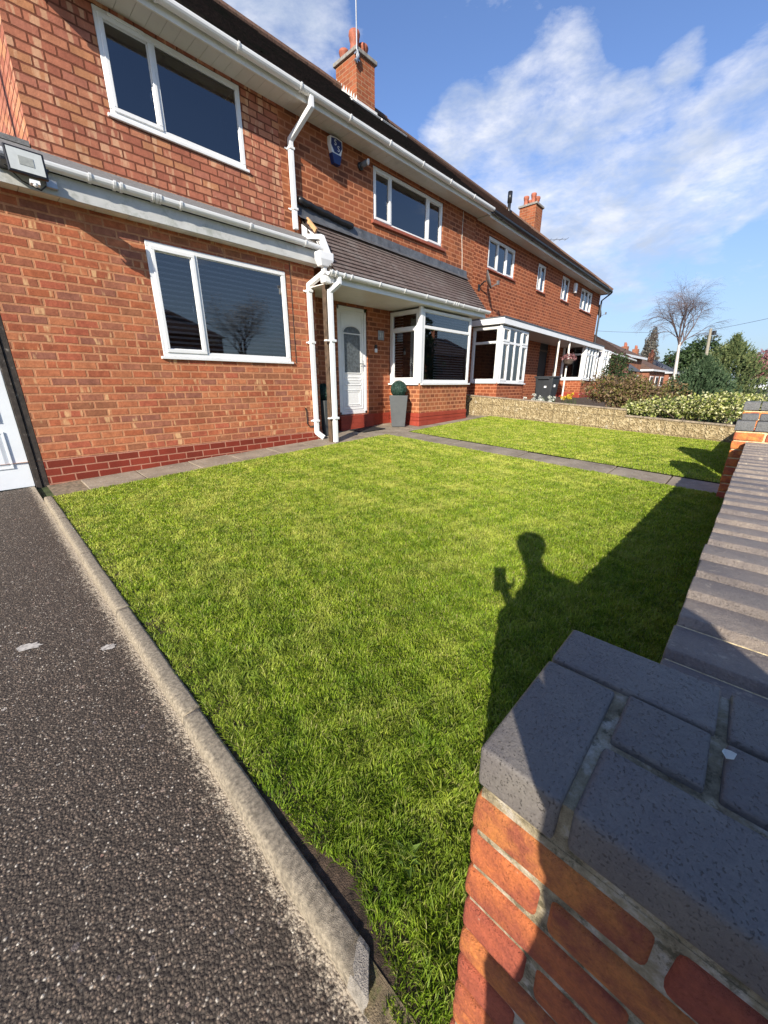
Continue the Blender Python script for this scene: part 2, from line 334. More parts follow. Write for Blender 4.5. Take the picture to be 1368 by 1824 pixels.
def grass_mat():
    m,t=newmat('grass_blades'); g=t.a('NewGeometry'); p=g.outputs['Position']; r=g.outputs['Random Per Island']
    c=t.ramp(r,[(0,(.17,.25,.016)),(.3,(.30,.41,.026)),(.6,(.42,.53,.040)),(.82,(.58,.64,.075)),(.93,(.52,.48,.14)),(1,(.62,.54,.24))])
    pn=t.noise(p,3.3,8,.74); spy=t.a('SeparateXYZ',{'Vector':p}); dry=t.mapr(t.m('ADD',spy.outputs[1],t.m('MULTIPLY',spy.outputs[0],.25)),.8,3.6,0,1); c=t.mix(t.m('MULTIPLY',t.m('SUBTRACT',1,dry),.55),c,t.mix(1.0,c,(.50,.66,.45),'MULTIPLY')); c=t.mix(t.m('MULTIPLY',t.mapr(pn,.47,.60,0,.95),t.m('ADD',t.m('MULTIPLY',dry,.45),.15)),c,(.74,.70,.17))  # blade tint by position: darker and greener near, yellower towards the house
    pd=t.noise(p,5.5,7,.72,.5); c=t.mix(t.mapr(pd,.48,.62,0,.65),c,t.mix(1.0,c,(.50,.66,.45),'MULTIPLY'))
    # mower stripes running up the garden
    sp=t.a('SeparateXYZ',{'Vector':p}); st=t.m('SINE',t.m('MULTIPLY',t.m('ADD',sp.outputs[0],t.m('MULTIPLY',sp.outputs[1],.12)),13)); c=t.mix(t.mapr(st,-1,1,0,.16),c,(.09,.15,.02))
    setb(t,Base_Color=c,Roughness=.55,Specular_IOR_Level=.3)
    tl=t.a('BsdfTranslucent',{'Color':c}); mx=t.a('MixShader',{0:.38,1:t.b.outputs[0],2:tl.outputs[0]}); t.l.new(mx.outputs[0],t.out.inputs[0]); return m
M['grass']=grass_mat()
def leafmat(name,cols,trans=.25,rough=.5):
    m,t=newmat(name); g=t.a('NewGeometry'); r=g.outputs['Random Per Island']
    n=len(cols); c=t.ramp(r,[(i/max(1,n-1),k) for i,k in enumerate(cols)])
    cl=t.noise(g.outputs['Position'],5,3); c=t.mix(.5,c,t.ramp(cl,[(.3,(.55,.6,.55)),(.7,(1.0,1,1))]),'MULTIPLY')
    setb(t,Base_Color=c,Roughness=rough,Specular_IOR_Level=.3)
    tl=t.a('BsdfTranslucent',{'Color':c}); mx=t.a('MixShader',{0:trans,1:t.b.outputs[0],2:tl.outputs[0]}); t.l.new(mx.outputs[0],t.out.inputs[0]); return m
M['juniper']=leafmat('juniper_spray',[(.03,.055,.028),(.055,.095,.045),(.085,.14,.07),(.14,.19,.10)],.15)
M['juniper2']=leafmat('juniper_spray_olive',[(.05,.08,.035),(.10,.14,.055),(.17,.21,.085),(.25,.27,.11)],.15)
M['brownleaf']=leafmat('brown_dry_leaf',[(.16,.09,.05),(.25,.15,.085),(.20,.16,.05),(.14,.17,.03),(.34,.22,.13),(.10,.06,.035)])
M['varieg']=leafmat('variegated_leaf',[(.05,.09,.02),(.13,.18,.03),(.55,.56,.16),(.10,.14,.03),(.74,.70,.34),(.80,.76,.45)])
M['darkleaf']=leafmat('dark_evergreen_leaf',[(.03,.05,.02),(.05,.085,.03),(.08,.12,.04)])
M['poplar']=leafmat('poplar_twigs',[(.09,.085,.07),(.14,.13,.11),(.18,.16,.13)],.1)
M['pinkleaf']=leafmat('plum_blossom',[(.30,.12,.13),(.42,.20,.20),(.25,.10,.10)])
M['hedge']=leafmat('hedge_leaf',[(.07,.11,.02),(.14,.19,.03),(.30,.30,.04)])
M['whitepetal']=leafmat('white_petal',[(.7,.7,.62),(.8,.8,.74),(.6,.62,.45)])
M['whiteblossom']=leafmat('white_blossom',[(.5,.5,.5),(.65,.64,.64),(.4,.38,.36)])
M['daffleaf']=leafmat('bulb_leaf',[(.12,.20,.03),(.18,.27,.05)])
M['yellow']=leafmat('yellow_petal',[(.75,.50,.03),(.8,.6,.05)])
M['bark']=simple('brown_bark',(.09,.065,.05),.9,.3,14)
M['birch']=simple('birch_bark',(.55,.50,.45),.75,.1,4,dirt=((.08,.07,.06),5,.60,.8))
M['twig']=simple('birch_twig',(.13,.09,.085),.8,.2,5)
# ------------------------------------------------------------------ ground, drive, lawn, paths
ys=[-600,-120,-40,-12,-6,-.5,0,2,4,5.56,12,40,150,600]; xs=[-600,-100,-20,-4,0,4,8,12,15,18,21,24,27,30,35,60,150,600]
struct(sheet('ground',xs,ys,-.03,M['earthgreen']))
struct(sheet('driveway',lin(-4,.30,6),lin(-.5,5.56,6),0,M['asphalt']))
struct(sheet('pavement',[-60,-4,0,4,8,12,15,18,21,25,30,35,90],[-2.6,-.5,-.26],.0,M['pave']))
struct(sheet('road',[-60,-4,0,4,8,12,15,18,21,25,30,35,140],[-9.5,-2.7],-.02,M['road']))
LX0,LX1,LY0,LY1=.37,5.20,.02,4.86
struct(sheet('lawn_ground',lin(LX0-.010,LX1,4),lin(LY0,LY1,4),.026,M['lawn']))
struct(sheet('lawn_ground',lin(5.80,8.93,4),lin(LY0,LY1,4),.014,M['lawn']))
def slab_row(name,rects,mat,h=.02):
    m=MB()
    for (x0,x1,y0,y1) in rects:
        g=.008; dz=random.uniform(-.004,.004); k=[(x0+g,y0+g),(x1-g,y0+g),(x1-g,y1-g),(x0+g,y1-g)]
        m.add([(x,y,H(x,y)-.02) for x,y in k]+[(x,y,H(x,y)+h+dz) for x,y in k],[(4,5,6,7),(0,1,5,4),(1,2,6,5),(2,3,7,6),(3,0,4,7)])
    return struct(m.build(name,mat,bevel=.004,warp=False))
js=[.69,1.25,1.88,2.45,3.06,3.67,4.27]
r=[(a,b,4.86,5.47) for a,b in zip(js,js[1:])]
r+=[(4.27+.6*i,4.87+.6*i,4.86,5.47) for i in range(4)]+[(6.67,7.6,4.80,5.10),(7.6,8.2,4.80,5.10),(8.2,8.93,4.80,5.10)]
r+=[(4.3+.62*i,4.92+.62*i,5.475,5.94) for i in range(4)]
slab_row('path',r,M['slab'],.012)
rr=[]; y=4.855
while y>.05: rr.append((5.21,5.79,max(y-.61,-.2),y)); y-=.61
slab_row('path',rr,M['path2'],.010)
struct(sheet('path_bedding',[.40,2,4,5.2,6.7,8.93],[4.84,5.2,5.94],-.006,M['slabjoint']))
struct(sheet('path_bedding',[5.20,5.80],[-.2,2,4.85],-.007,M['soil']))
struct(sheet('flower_bed',[9.05,10,12,14,15,17,20],[-.1,1,3,5,5.9],.05,M['soil']))
struct(sheet('soil_strip',[.34,.45],[-.3,.3,.5,.9,2,4.86],.031,M['soil'])); m=MB(); P_=[(x,y,H(x,y)+o) for y in (-.3,-.1,.1,.40) for x,o in ((.285,.005),(.315,.012),(.345,.034))]; m.add(P_,[(r*3+c,r*3+c+1,r*3+c+4,r*3+c+3) for r in range(3) for c in range(2)]); struct(m.build('soil_strip',M['earth'],warp=False))
m=MB(); cx,cy=.43,.62
# scuffs of white paint on the drive
def scuff(cx,cy,a,b,rot):
    rnd=random.Random(int(cx*1000)); m=MB(); P=[]
    for i in range(22):
        t=2*math.pi*i/22; k=1+rnd.uniform(-.28,.2); u=a*math.cos(t)*k; v=b*math.sin(t)*k
        x=cx+u*math.cos(rot)-v*math.sin(rot); y=cy+u*math.sin(rot)+v*math.cos(rot); P.append((x,y,H(x,y)+.0035))
    m.add(P,[tuple(range(22))]); return m
scm=simple('worn_white_paint',(.50,.46,.41),.8,.15,60,dirt=((.10,.085,.075),55,.50,.8))
# ------------------------------------------------------------------ concrete edging stones
yk=[.325,1.335,2.28,3.20,4.10,4.86]
for i,(a,b) in enumerate(zip(yk,yk[1:])):
    m=MB(); a+=.004; b-=.004
    n=36
    prof=[(.289,-.10),(.289,.020),(.292,.038),(.299,.048),(.310,.050),(.346,.050),(.355,.046),(.358,.034),(.358,-.10)]
    k=len(prof); rn=random.Random(i+3)
    for j in range(n+1):
        y=a+(b-a)*j/n; wob=(i*.004-.004)+.0008*math.sin(j*.37+i)
        for (px,pz) in prof: m.v.append((px+wob+rn.uniform(-.0007,.0007),y,H(.3,y)+pz+rn.uniform(-.0006,.0006)))
    for j in range(n):
        for q in range(k-1): m.f.append((j*k+q,j*k+q+1,(j+1)*k+q+1,(j+1)*k+q))
    m.f.append(tuple(range(k))[::-1]); m.f.append(tuple(range(n*k,n*k+k)))
    if i==0:
        for q in range(len(m.v)):
            x,y,z=m.v[q]
            if y<a+.06 and x>.30: m.v[q]=(x,y+.05*(x-.30)/.05,z-.004)
    L=['concrete edging stone with a broken pale end, nearest the brick pillar','second edging stone from the brick pillar, between drive and lawn','third edging stone from the brick pillar, midway along the lawn','fourth edging stone from the brick pillar, beside the lawn','edging stone nearest the house at the far corner of the lawn'][i]
    kerbm=M.get('kerb')
    if not kerbm:
        kerbm=M['kerb']=simple('edging_concrete',(.36,.30,.215),.95,.3,90,dirt=((.17,.14,.10),16,.52,.7),bumpst=.8)
    o=m.build('edging_stone',kerbm,warp=False,smooth=True); tag(o,L,'edging stone','concrete edging stones between drive and lawn')
    if i==0: first=o
brk=simple('broken_concrete',(.42,.37,.30),.95,.25,60,dirt=((.12,.11,.10),60,.54,.9),bumpst=1)
m=MB(); z0=H(.3,.34); m.add([(.289,.328,z0-.05),(.358,.370,z0-.05),(.358,.380,z0+.025),(.345,.40,z0+.0515),(.300,.37,z0+.047),(.289,.335,z0+.02)],[(0,1,2,3,4,5)])
m.xf(lambda x,y,z:(x-.001,y-.004,z)); rn=random.Random(2); m=MB(); k=len(prof); sc=1.0
for j,yy in enumerate((.327,.345,.365,.385)):
    for q,(px_,pz_) in enumerate(prof): m.v.append((px_+(-.0015 if px_<.31 else .0015)-.004,yy+.05*max(0,px_-.30)/.05*(1 if j<2 else .6)+rn.uniform(-.004,.004),H(.3,yy)+pz_+(.0015 if j<3 else -.004)))
for j in range(3):
    for q in range(k-1): m.f.append((j*k+q,j*k+q+1,(j+1)*k+q+1,(j+1)*k+q))
m.f.append(tuple(range(k))[::-1])
o=m.build('broken_end',brk,warp=False); o.parent=first
# ------------------------------------------------------------------ grass
def grass(name,x0,x1,y0,y1,n,seed,label):
    rg=np.random.default_rng(seed)
    N=int(n*2.6); X=rg.uniform(x0,x1,N); Y=rg.uniform(y0,y1,N); d=np.hypot(X,Y)+.5
    keep=rg.random(N)<np.clip(1.45/d**1.05,0,1); X=X[keep];Y=Y[keep];d=d[keep]
    # keep soil gap along the edging, and the bare patch
    gap=np.where(Y<.30,.312,.361+.003*np.sin(Y*7)+.003*np.sin(Y*19)+.055*np.exp(-((Y-.52)/.10)**2)+.018*np.exp(-((Y-.72)/.15)**2))
    ok=(X>gap) if x0<1 else (X>x0+.01)
    X=X[ok];Y=Y[ok];d=d[ok]; N=len(X)
    Z=-1.083+.035*X+.043*(Y-5.56)+(.030 if x0<1 else .018); Z=np.where((X<.345)&(Y<.34),Z-.006,Z)
    cl=np.sin(X*29+2*np.sin(Y*17))*np.cos(Y*23-X*11+1.5*np.sin(X*19)); h=rg.uniform(.008,.030,N)*(1+.35*cl); tall=rg.random(N)<.06; h[tall]*=1.5
    h*=np.clip(np.minimum(np.minimum(X-x0,x1-X),np.minimum(Y-y0,y1-Y))/.05+.55,.55,1)
    h*=np.clip(1.12-.09*d,.7,1); w=rg.uniform(.0006,.0013,N)*(1+d*.40)
    a=rg.uniform(0,2*np.pi,N); lean=rg.uniform(.25,1.25,N)*h; la=rg.uniform(0,2*np.pi,N)
    la=np.where(rg.random(N)<.45,la,2.2*np.sin(X*23+Y*11)+2.2*np.cos(Y*19-X*9)+rg.normal(0,.6,N))
    cx,cy=np.cos(a)*w,np.sin(a)*w; lx,ly=np.cos(la)*lean,np.sin(la)*lean
    V=np.zeros((N,5,3),np.float32)
    V[:,0]=np.stack([X-cx,Y-cy,Z-.004],1); V[:,1]=np.stack([X+cx,Y+cy,Z-.004],1)
    V[:,2]=np.stack([X+cx*.8+lx*.4,Y+cy*.8+ly*.4,Z+h*.62],1); V[:,3]=np.stack([X-cx*.8+lx*.4,Y-cy*.8+ly*.4,Z+h*.62],1)
    V[:,4]=np.stack([X+lx,Y+ly,Z+h*(.95-.2*lean/h)],1)
    b=(np.arange(N)*5)[:,None]
    F=[b+np.array([[0,1,2,3]]),b+np.array([[3,2,4]])]
    o=np_mesh(name,V.reshape(-1,3),F,M['grass']); o['label']=label; o['category']='grass'; o['kind']='stuff'; return o
grass('grass',.31,LX1+.015,LY0,LY1+.02,620000,1,'short mown green grass of the main front lawn')
grass('grass',5.79,8.92,LY0,LY1-.04,260000,2,'short mown grass beyond the slab path')
# broad-leaved weeds in the near lawn
def weed(x,y,s,label,seed):
    rg=random.Random(seed); m=MB(); z=H(x,y)+.034
    for i in range(11):
        a=2*math.pi*i/11+rg.uniform(-.3,.3); L=s*rg.uniform(.6,1.1); w=L*.17; d=Vector((math.cos(a),math.sin(a),0)); n=Vector((-d.y,d.x,0)); b=Vector((x,y,z))
        up=rg.uniform(.25,.7)
        m.add([b,b+d*L*.55+n*w+Vector((0,0,L*up*.7)),b+d*L+Vector((0,0,L*up*.75)),b+d*L*.55-n*w+Vector((0,0,L*up*.7))],[(0,1,2,3)])
    o=m.build('weed',M['daffleaf'],warp=False); tag(o,label,'weed')
weed(.545,.43,.05,'broad-leaved weed in the grass near the bare soil patch',1)
# ------------------------------------------------------------------ wall with openings (facing -Y at Y, or facing -X at X)
def facade(mb,face,P,u0,u1,z0,z1,holes=(),depth=.10):
    us=sorted({u0,u1,*[h[0] for h in holes],*[h[1] for h in holes]}); zs=sorted({z0,z1,*[h[2] for h in holes],*[h[3] for h in holes]})
    def pt(u,z,w=0): return (u,P+w,z) if face=='y' else (P+w,-u,z)   # for 'x' u=-Y so that u grows to the right
    for a,b in zip(us,us[1:]):
        for c,d in zip(zs,zs[1:]):
            cu,cz=(a+b)/2,(c+d)/2
            if any(h[0]<cu<h[1] and h[2]<cz<h[3] for h in holes): continue
            mb.quad(pt(a,c),pt(b,c),pt(b,d),pt(a,d))
    for a,b,c,d in [h[:4] for h in holes]:
        D=depth
        mb.quad(pt(a,c),pt(a,d),pt(a,d,D),pt(a,c,D)); mb.quad(pt(b,c),pt(b,c,D),pt(b,d,D),pt(b,d))
        mb.quad(pt(a,c),pt(a,c,D),pt(b,c,D),pt(b,c)); mb.quad(pt(a,d),pt(b,d),pt(b,d,D),pt(a,d,D))
    return mb
def window(parent,face,P,u0,u1,z0,z1,cells,depth=.05,fw=.055,sill=True,blinds=None,room=True,label=None,curtain=False,handle=None,sillmat=None,sd=.05,frmat=None,vent=False):
    """cells: (ua,ub,za,zb,opening) in fractions; frame and beads in uPVC, one pane per cell."""
    def pt(u,w,z): return (u,P+w,z) if face=='y' else (P+w,-u,z)
    W=u1-u0; Hh=z1-z0; fm=frmat or M['upvc']
    fr=MB(); gl=[]
    g=.004; D=.07
    fr.box(u0+g,u1-g,depth,depth+D,z0+g,z0+fw); fr.box(u0+g,u1-g,depth,depth+D,z1-fw,z1-g)
    fr.box(u0+g,u0+fw,depth,depth+D,z0+fw,z1-fw); fr.box(u1-fw,u1-g,depth,depth+D,z0+fw,z1-fw)
    iu0,iu1,iz0,iz1=u0+fw,u1-fw,z0+fw,z1-fw
    cuts=set(); beads=MB()
    for (a,b,c,d,op) in cells:
        ua,ub,za,zb=iu0+(iu1-iu0)*a,iu0+(iu1-iu0)*b,iz0+(iz1-iz0)*c,iz0+(iz1-iz0)*d
        hm=.022
        if a>0.001: ua+=hm; cuts.add(('v',round(iu0+(iu1-iu0)*a,4),round(c,3),round(d,3)))
        if b<.999: ub-=hm
        if c>0.001: za+=hm; cuts.add(('h',round(iz0+(iz1-iz0)*c,4),round(a,3),round(b,3)))
        if d<.999: zb-=hm
        if op:
            s=.042; dd=depth-.014; e=.012
            x0,x1,y0,y1=ua-e,ub+e,za-e,zb+e
            fr.box(x0,x1,dd,dd+.05,y0,y0+s); fr.box(x0,x1,dd,dd+.05,y1-s,y1); fr.box(x0,x0+s,dd,dd+.05,y0+s,y1-s); fr.box(x1-s,x1,dd,dd+.05,y0+s,y1-s)
            ua,ub,za,zb=x0+s,x1-s,y0+s,y1-s
        e=.010
        for (x0,x1,y0,y1) in ((ua,ub,za,za+e),(ua,ub,zb-e,zb),(ua,ua+e,za+e,zb-e),(ub-e,ub,za+e,zb-e)): fr.box(x0,x1,depth+.012,depth+.03,y0,y1)
        gl.append((ua+e*.5,ub-e*.5,za+e*.5,zb-e*.5))
    for k,v,a,b in cuts:
        if k=='v': fr.box(v-.026,v+.026,depth,depth+.066,iz0+(iz1-iz0)*a,iz0+(iz1-iz0)*b)
        else: fr.box(iu0+(iu1-iu0)*a,iu0+(iu1-iu0)*b,depth+.001,depth+.065,v-.026,v+.026)
    fo=fr.xf(pt).build('window',fm,parent,bevel=.004,seg=1)
    if label: fo['label']=label
    for (a,b,c,d) in gl:
        q=MB(); q.quad((a,depth+.024,c),(b,depth+.024,c),(b,depth+.024,d),(a,depth+.024,d)).xf(pt).build('pane',M['glass'],None).parent=fo
    def kid(mb,name,mat,**kw): o=mb.xf(pt).build(name,mat,None,**kw); o.parent=fo; return o
    if sill:
        q=MB(); q.box(u0-.03,u1+.03,-sd,depth+.03,z0-.03,z0+.002); kid(q,'sill',sillmat or fm,bevel=.004)
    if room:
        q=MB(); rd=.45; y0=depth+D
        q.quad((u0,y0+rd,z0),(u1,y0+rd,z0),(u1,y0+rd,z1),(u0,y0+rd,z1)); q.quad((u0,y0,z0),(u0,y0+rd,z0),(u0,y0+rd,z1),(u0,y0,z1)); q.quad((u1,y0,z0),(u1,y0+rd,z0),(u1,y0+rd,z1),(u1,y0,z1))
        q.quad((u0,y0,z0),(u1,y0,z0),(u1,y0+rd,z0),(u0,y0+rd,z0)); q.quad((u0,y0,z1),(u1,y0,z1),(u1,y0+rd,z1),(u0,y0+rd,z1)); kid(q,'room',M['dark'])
    if blinds:
        q=MB(); z=z0+.05
        while z<z1-.04: q.add([(u0+.05,depth+.10,z),(u1-.05,depth+.10,z),(u1-.05,depth+.128,z+blinds*.45),(u0+.05,depth+.128,z+blinds*.45)],[(0,1,2,3)]); z+=blinds
        kid(q,'blind',M['slat'])
    if curtain:
        q=MB(); n=26; 
        for side in ((u0+.03,u0+W*.20),(u1-W*.20,u1-.03)):
            vs=[]
            for i in range(n+1):
                u=side[0]+(side[1]-side[0])*i/n; w=depth+.14+.02*math.sin(i*1.9); vs+=[(u,w,z0+.02),(u,w,z1-.02)]
            q.add(vs,[(2*i,2*i+2,2*i+3,2*i+1) for i in range(n)])
        kid(q,'curtain',M['curtain'],smooth=True)
    if handle is not None:
        u,z=handle; q=MB(); q.box(u-.008,u+.008,depth+.03,depth+.05,z-.06,z+.02); kid(q,'handle',M['upvc'],bevel=.003)
    if vent:
        q=MB(); a,b=vent; q.box(a,b,depth-.03,depth-.002,z1-.045,z1-.02); kid(q,'trickle_vent',M['upvc'],bevel=.003)
    return fo
def gutter(parent,x0,x1,Y,z,mat,step=.85,r=.055,extra=(),off=.35):
    """half-round gutter running along X, outer lip at Y-r, top at z"""
    g=MB(); n=8; prof=[]
    for i in range(n+1):
        a=math.pi*i/n; prof.append((Y-r*math.cos(a),z-.012-r*.95*math.sin(a)))
    prof=[(Y-r,z)]+prof+[(Y+r,z)]; inn=[(Y+(y-Y)*.88,z+(zz-z)*.9+.002) for y,zz in prof][::-1]
    full=prof+inn; g.prism(full,lambda y,zz:(x0,y,zz),lambda y,zz:(x1,y,zz))
    go=g.build('gutter',mat,parent,smooth=False)
    x=x0+off; xsb=list(extra)
    while x<x1-.1: xsb.append(x); x+=step
    for xx in xsb:
        b=MB(); R1=r+.006; pr=[(Y-R1-.004,z+.006),(Y-R1-.004,z-.01)]+[(Y-R1*math.cos(math.pi*i/n),z-.012-R1*math.sin(math.pi*i/n)) for i in range(1,n)]+[(Y+R1,z-.01)]
        pin=[(Y+(y-Y)*.93,z+(zz-z)*.95+.002) for y,zz in pr][::-1]
        b.prism(pr+pin,lambda y,zz:(xx-.012,y,zz),lambda y,zz:(xx+.012,y,zz)); o=b.build('bracket',mat,None); o.parent=go
    return go
def sqpipe(mb,pts,s=.032):
    for a,b in zip(pts,pts[1:]):
        a,b=Vector(a),Vector(b); t=(b-a).normalized(); q=Vector((0,0,1)).rotation_difference(t) if abs(t.z)<.999 else Quaternion()
        if abs(t.z)<.999:
            ax=Vector((1,0,0)) if abs(t.x)<.7 else Vector((0,1,0)); yv=t.cross(ax).normalized(); xv=yv.cross(t).normalized(); Mx=Matrix((xv,yv,t)).transposed()
        else: Mx=Matrix.Identity(3)
        mb.obox((a+b)/2,(2*s,2*s,(b-a).length+s*1.0),Mx)
    return mb
def tiled(name,BL,BR,TL,TR,n,mat,parent,t=.014,jag=0):
    BL,BR,TL,TR=map(Vector,(BL,BR,TL,TR)); nrm=(BR-BL).cross(TL-BL).normalized()
    if nrm.z<0: nrm=-nrm
    m=MB()
    for i in range(n):
        a,b=i/n,(i+1)/n
        l0,r0=BL.lerp(TL,a),BR.lerp(TR,a); l1,r1=BL.lerp(TL,b),BR.lerp(TR,b)
        seg=max(1,int((r0-l0).length/.9)) if jag else 1
        for s in range(seg):
            u0,u1=s/seg,(s+1)/seg; j=random.uniform(0,jag) if jag else 0
            A,B,Cc,D=l0.lerp(r0,u0),l0.lerp(r0,u1),l1.lerp(r1,u1),l1.lerp(r1,u0)
            up=nrm*(t+j); m.add([A+up,B+up,Cc+nrm*.001,D+nrm*.001,A-nrm*.004,B-nrm*.004],[(0,1,2,3),(4,5,1,0)])
    m.add([BL,BR,TR,TL],[(3,2,1,0)])
    m.quad(BL,TL,TL+nrm*t,BL+nrm*t) if False else None
    return m.build(name,mat,parent)
# ================================================================== the near house
house=thing('brick_house','pink and orange brick house with white windows, low tiled porch roof and front extension','house',(4,6,-1))
YL,YM,YB=5.56,5.95,5.12
# lower extension
lw=MB(); facade(lw,'y',YL,-4,4.25,-.805,1.76,[(-2.3,.43,-.805,1.2),(1.84,3.71,.315,1.565)],.10)
facade(lw,'x',4.25,-YM,-YL,-1.3,1.76) ; lw.quad((4.25,YL,-1.3),(4.25,YM,-1.3),(4.25,YM,1.76),(4.25,YL,1.76))
lw.build('wall',M['br_low'],house)['label']='lower front wall of orange and pink bricks'
pl=MB(); pl.box(.43,4.262,YL-.012,YL+.1,-1.4,-.807)
pl.build('plinth',M['plinth'],house)
window(house,'y',YL,1.84,3.71,.315,1.565,[(0,.285,0,1,1),(.285,1,0,1,0)],depth=-.012,fw=.06,blinds=.06,handle=(2.30,.92),sd=.035,label='ground floor window with venetian blinds')
# garage door and its jamb
gd=MB(); gx0,gx1,gz0,gz1=-2.25,.31,-1.075,1.0; Yd=YL+.02
def panel_door(mb,x0,x1,z0,z1,Y,cols,rows,inset=.02):
    mb.box(x0,x1,Y,Y+.04,z0,z1)
    for (a,b) in cols:
        for (c,d) in rows:
            A,B,Cc,D=a,b,c,d; o=.0
            # raised moulding around a sunk field
            for k,(e,y) in enumerate(((0,-.010),(.022,.0))):
                pass
            s=.018
            mb.box(A,B,Y-.012,Y+.001,Cc,Cc+s); mb.box(A,B,Y-.012,Y+.001,D-s,D); mb.box(A,A+s,Y-.012,Y+.001,Cc+s,D-s); mb.box(B-s,B,Y-.012,Y+.001,Cc+s,D-s)
            q=.06
            mb.add([(A+s,Y-.002,Cc+s),(B-s,Y-.002,Cc+s),(B-s,Y-.002,D-s),(A+s,Y-.002,D-s),(A+q,Y-.012,Cc+q),(B-q,Y-.012,Cc+q),(B-q,Y-.012,D-q),(A+q,Y-.012,D-q)],[(0,1,5,4),(1,2,6,5),(2,3,7,6),(3,0,4,7),(4,5,6,7)])
cols=[(.31-.12-.50-.62*i,.31-.12-.62*i) for i in range(4)]
rows=[(-.86+.47*i,-.86+.47*i+.38) for i in range(4)]
panel_door(gd,gx0,gx1,gz0,gz1,Yd,cols,rows)
M['garage']=simple('garage_door_paint',(.80,.83,.85),.4,.03,4,dirt=((.10,.09,.08),60,.70,.9))
gd.build('garage_door',M['garage'],house,bevel=.003,seg=1)['label']='white panelled garage door with mud splashes'
jb=MB(); jb.box(.315,.365,YL-.006,YL+.09,-1.14,1.2); jb.box(.368,.428,YL+.004,YL+.09,-1.14,1.2); jb.box(-2.3,.43,YL+.0,YL+.09,1.005,1.2)
jb.build('door_jamb',M['timber'],house,bevel=.004)
# eaves of the extension
fa=MB(); fa.box(-4,4.30,YL-.16,YL-.14,1.72,1.90); fa.build('fascia',M['fasciadirty'],house,bevel=.003)
so_=MB()
x=-4
while x<4.28: so_.box(x+.003,min(x+.297,4.29),YL-.138,YL+.02,1.722,1.734); x+=.3
so_.build('soffit',M['upvc_old'],house)
gutter(house,-4,4.30,YL-.215,1.955,M['upvc'],.86,.05,extra=(1.57,1.63,1.93,1.97,2.0),off=.2)
rf=MB(); rf.add([(-4,YL-.19,1.93),(4.32,YL-.19,1.93),(4.32,YM,2.22),(-4,YM,2.22),(-4,YL-.19,1.965),(4.32,YL-.19,1.965),(4.32,YM,2.262),(-4,YM,2.262)],[(0,3,2,1),(4,5,6,7),(0,1,5,4),(1,2,6,5),(3,0,4,7)])
rf.box(-4,1.05,YM,9.3,2.27,2.315)
rf.build('extension_roof',M['felt'],house)
ba=MB(); ba.add([(4.325,YL-.20,1.80),(4.345,YL-.20,1.80),(4.345,YM-.02,2.16),(4.325,YM-.02,2.16),(4.325,YL-.20,2.03),(4.345,YL-.20,2.03),(4.345,YM-.02,2.40),(4.325,YM-.02,2.40)],[(0,3,2,1),(4,5,6,7),(0,1,5,4),(1,2,6,5),(2,3,7,6),(3,0,4,7)])
ba.build('bargeboard',M['upvc'],house,bevel=.003)
# hopper and big downpipe
hp=MB(); hp.add([(4.10,5.17,1.65),(4.28,5.17,1.65),(4.28,5.27,1.65),(4.10,5.27,1.65),(4.06,5.14,1.74),(4.32,5.14,1.74),(4.32,5.28,1.74),(4.06,5.28,1.74),(4.06,5.14,1.84),(4.32,5.14,1.84),(4.32,5.28,1.84),(4.06,5.28,1.84)],[(0,3,2,1),(0,1,5,4),(1,2,6,5),(2,3,7,6),(3,0,4,7),(4,5,9,8),(5,6,10,9),(6,7,11,10),(7,4,8,11),(8,9,10,11)]); hp.build('hopper',M['upvc'],house,bevel=.012)
dp=MB(); sqpipe(dp,[(4.19,5.22,1.66),(4.19,5.23,1.58),(4.10,YL-.055,1.44),(4.10,YL-.055,-.82),(4.16,YL-.15,-.90)],.034)
dpo=dp.build('downpipe',M['upvc'],house,bevel=.010)
for z in (1.36,.62,-.62):
    q=MB(); q.box(4.055,4.145,YL-.1,YL,z-.018,z+.018); q.box(4.02,4.18,YL-.02,YL-.002,z-.012,z+.012); o=q.build('clip',M['upvc'],None,bevel=.004); o.parent=dpo
# pipe that brings the upper gutter down over the porch corner
dp=MB(); sqpipe(dp,[(4.33,YM-.42,3.80),(4.33,YM-.42,3.70),(4.20,YM-.05,3.40),(4.20,YM-.05,2.30)],.034)
dpo=dp.build('downpipe',M['upvc'],house,bevel=.010)
for z in (3.3,2.55):
    q=MB(); q.box(4.155,4.245,YM-.095,YM,z-.016,z+.016); q.box(4.12,4.28,YM-.015,YM-.002,z-.01,z+.01); o=q.build('clip',M['upvc'],None,bevel=.004); o.parent=dpo
dp=MB(); sqpipe(dp,[(4.30,YL+.15,2.17),(4.33,YL-.14,2.11),(4.31,5.24,1.82)],.034); dp.build('downpipe',M['upvc'],house,bevel=.010)
# first floor extension wall, main wall
uw=MB(); facade(uw,'y',YM,1.06,4.04,2.2,3.80,[(1.85,3.47,2.83,3.74)],.09); facade(uw,'x',1.06,-9.3,-YM,2.2,3.80)
uw.build('wall',M['br_up'],house)['label']='first floor wall of mottled pink bricks'
window(house,'y',YM,1.85,3.47,2.83,3.74,[(0,.335,0,1,1),(.335,1,0,1,0)],depth=.0,fw=.055,sd=.03,handle=(2.33,3.2),vent=(1.98,2.33),label='upper window of the extension')
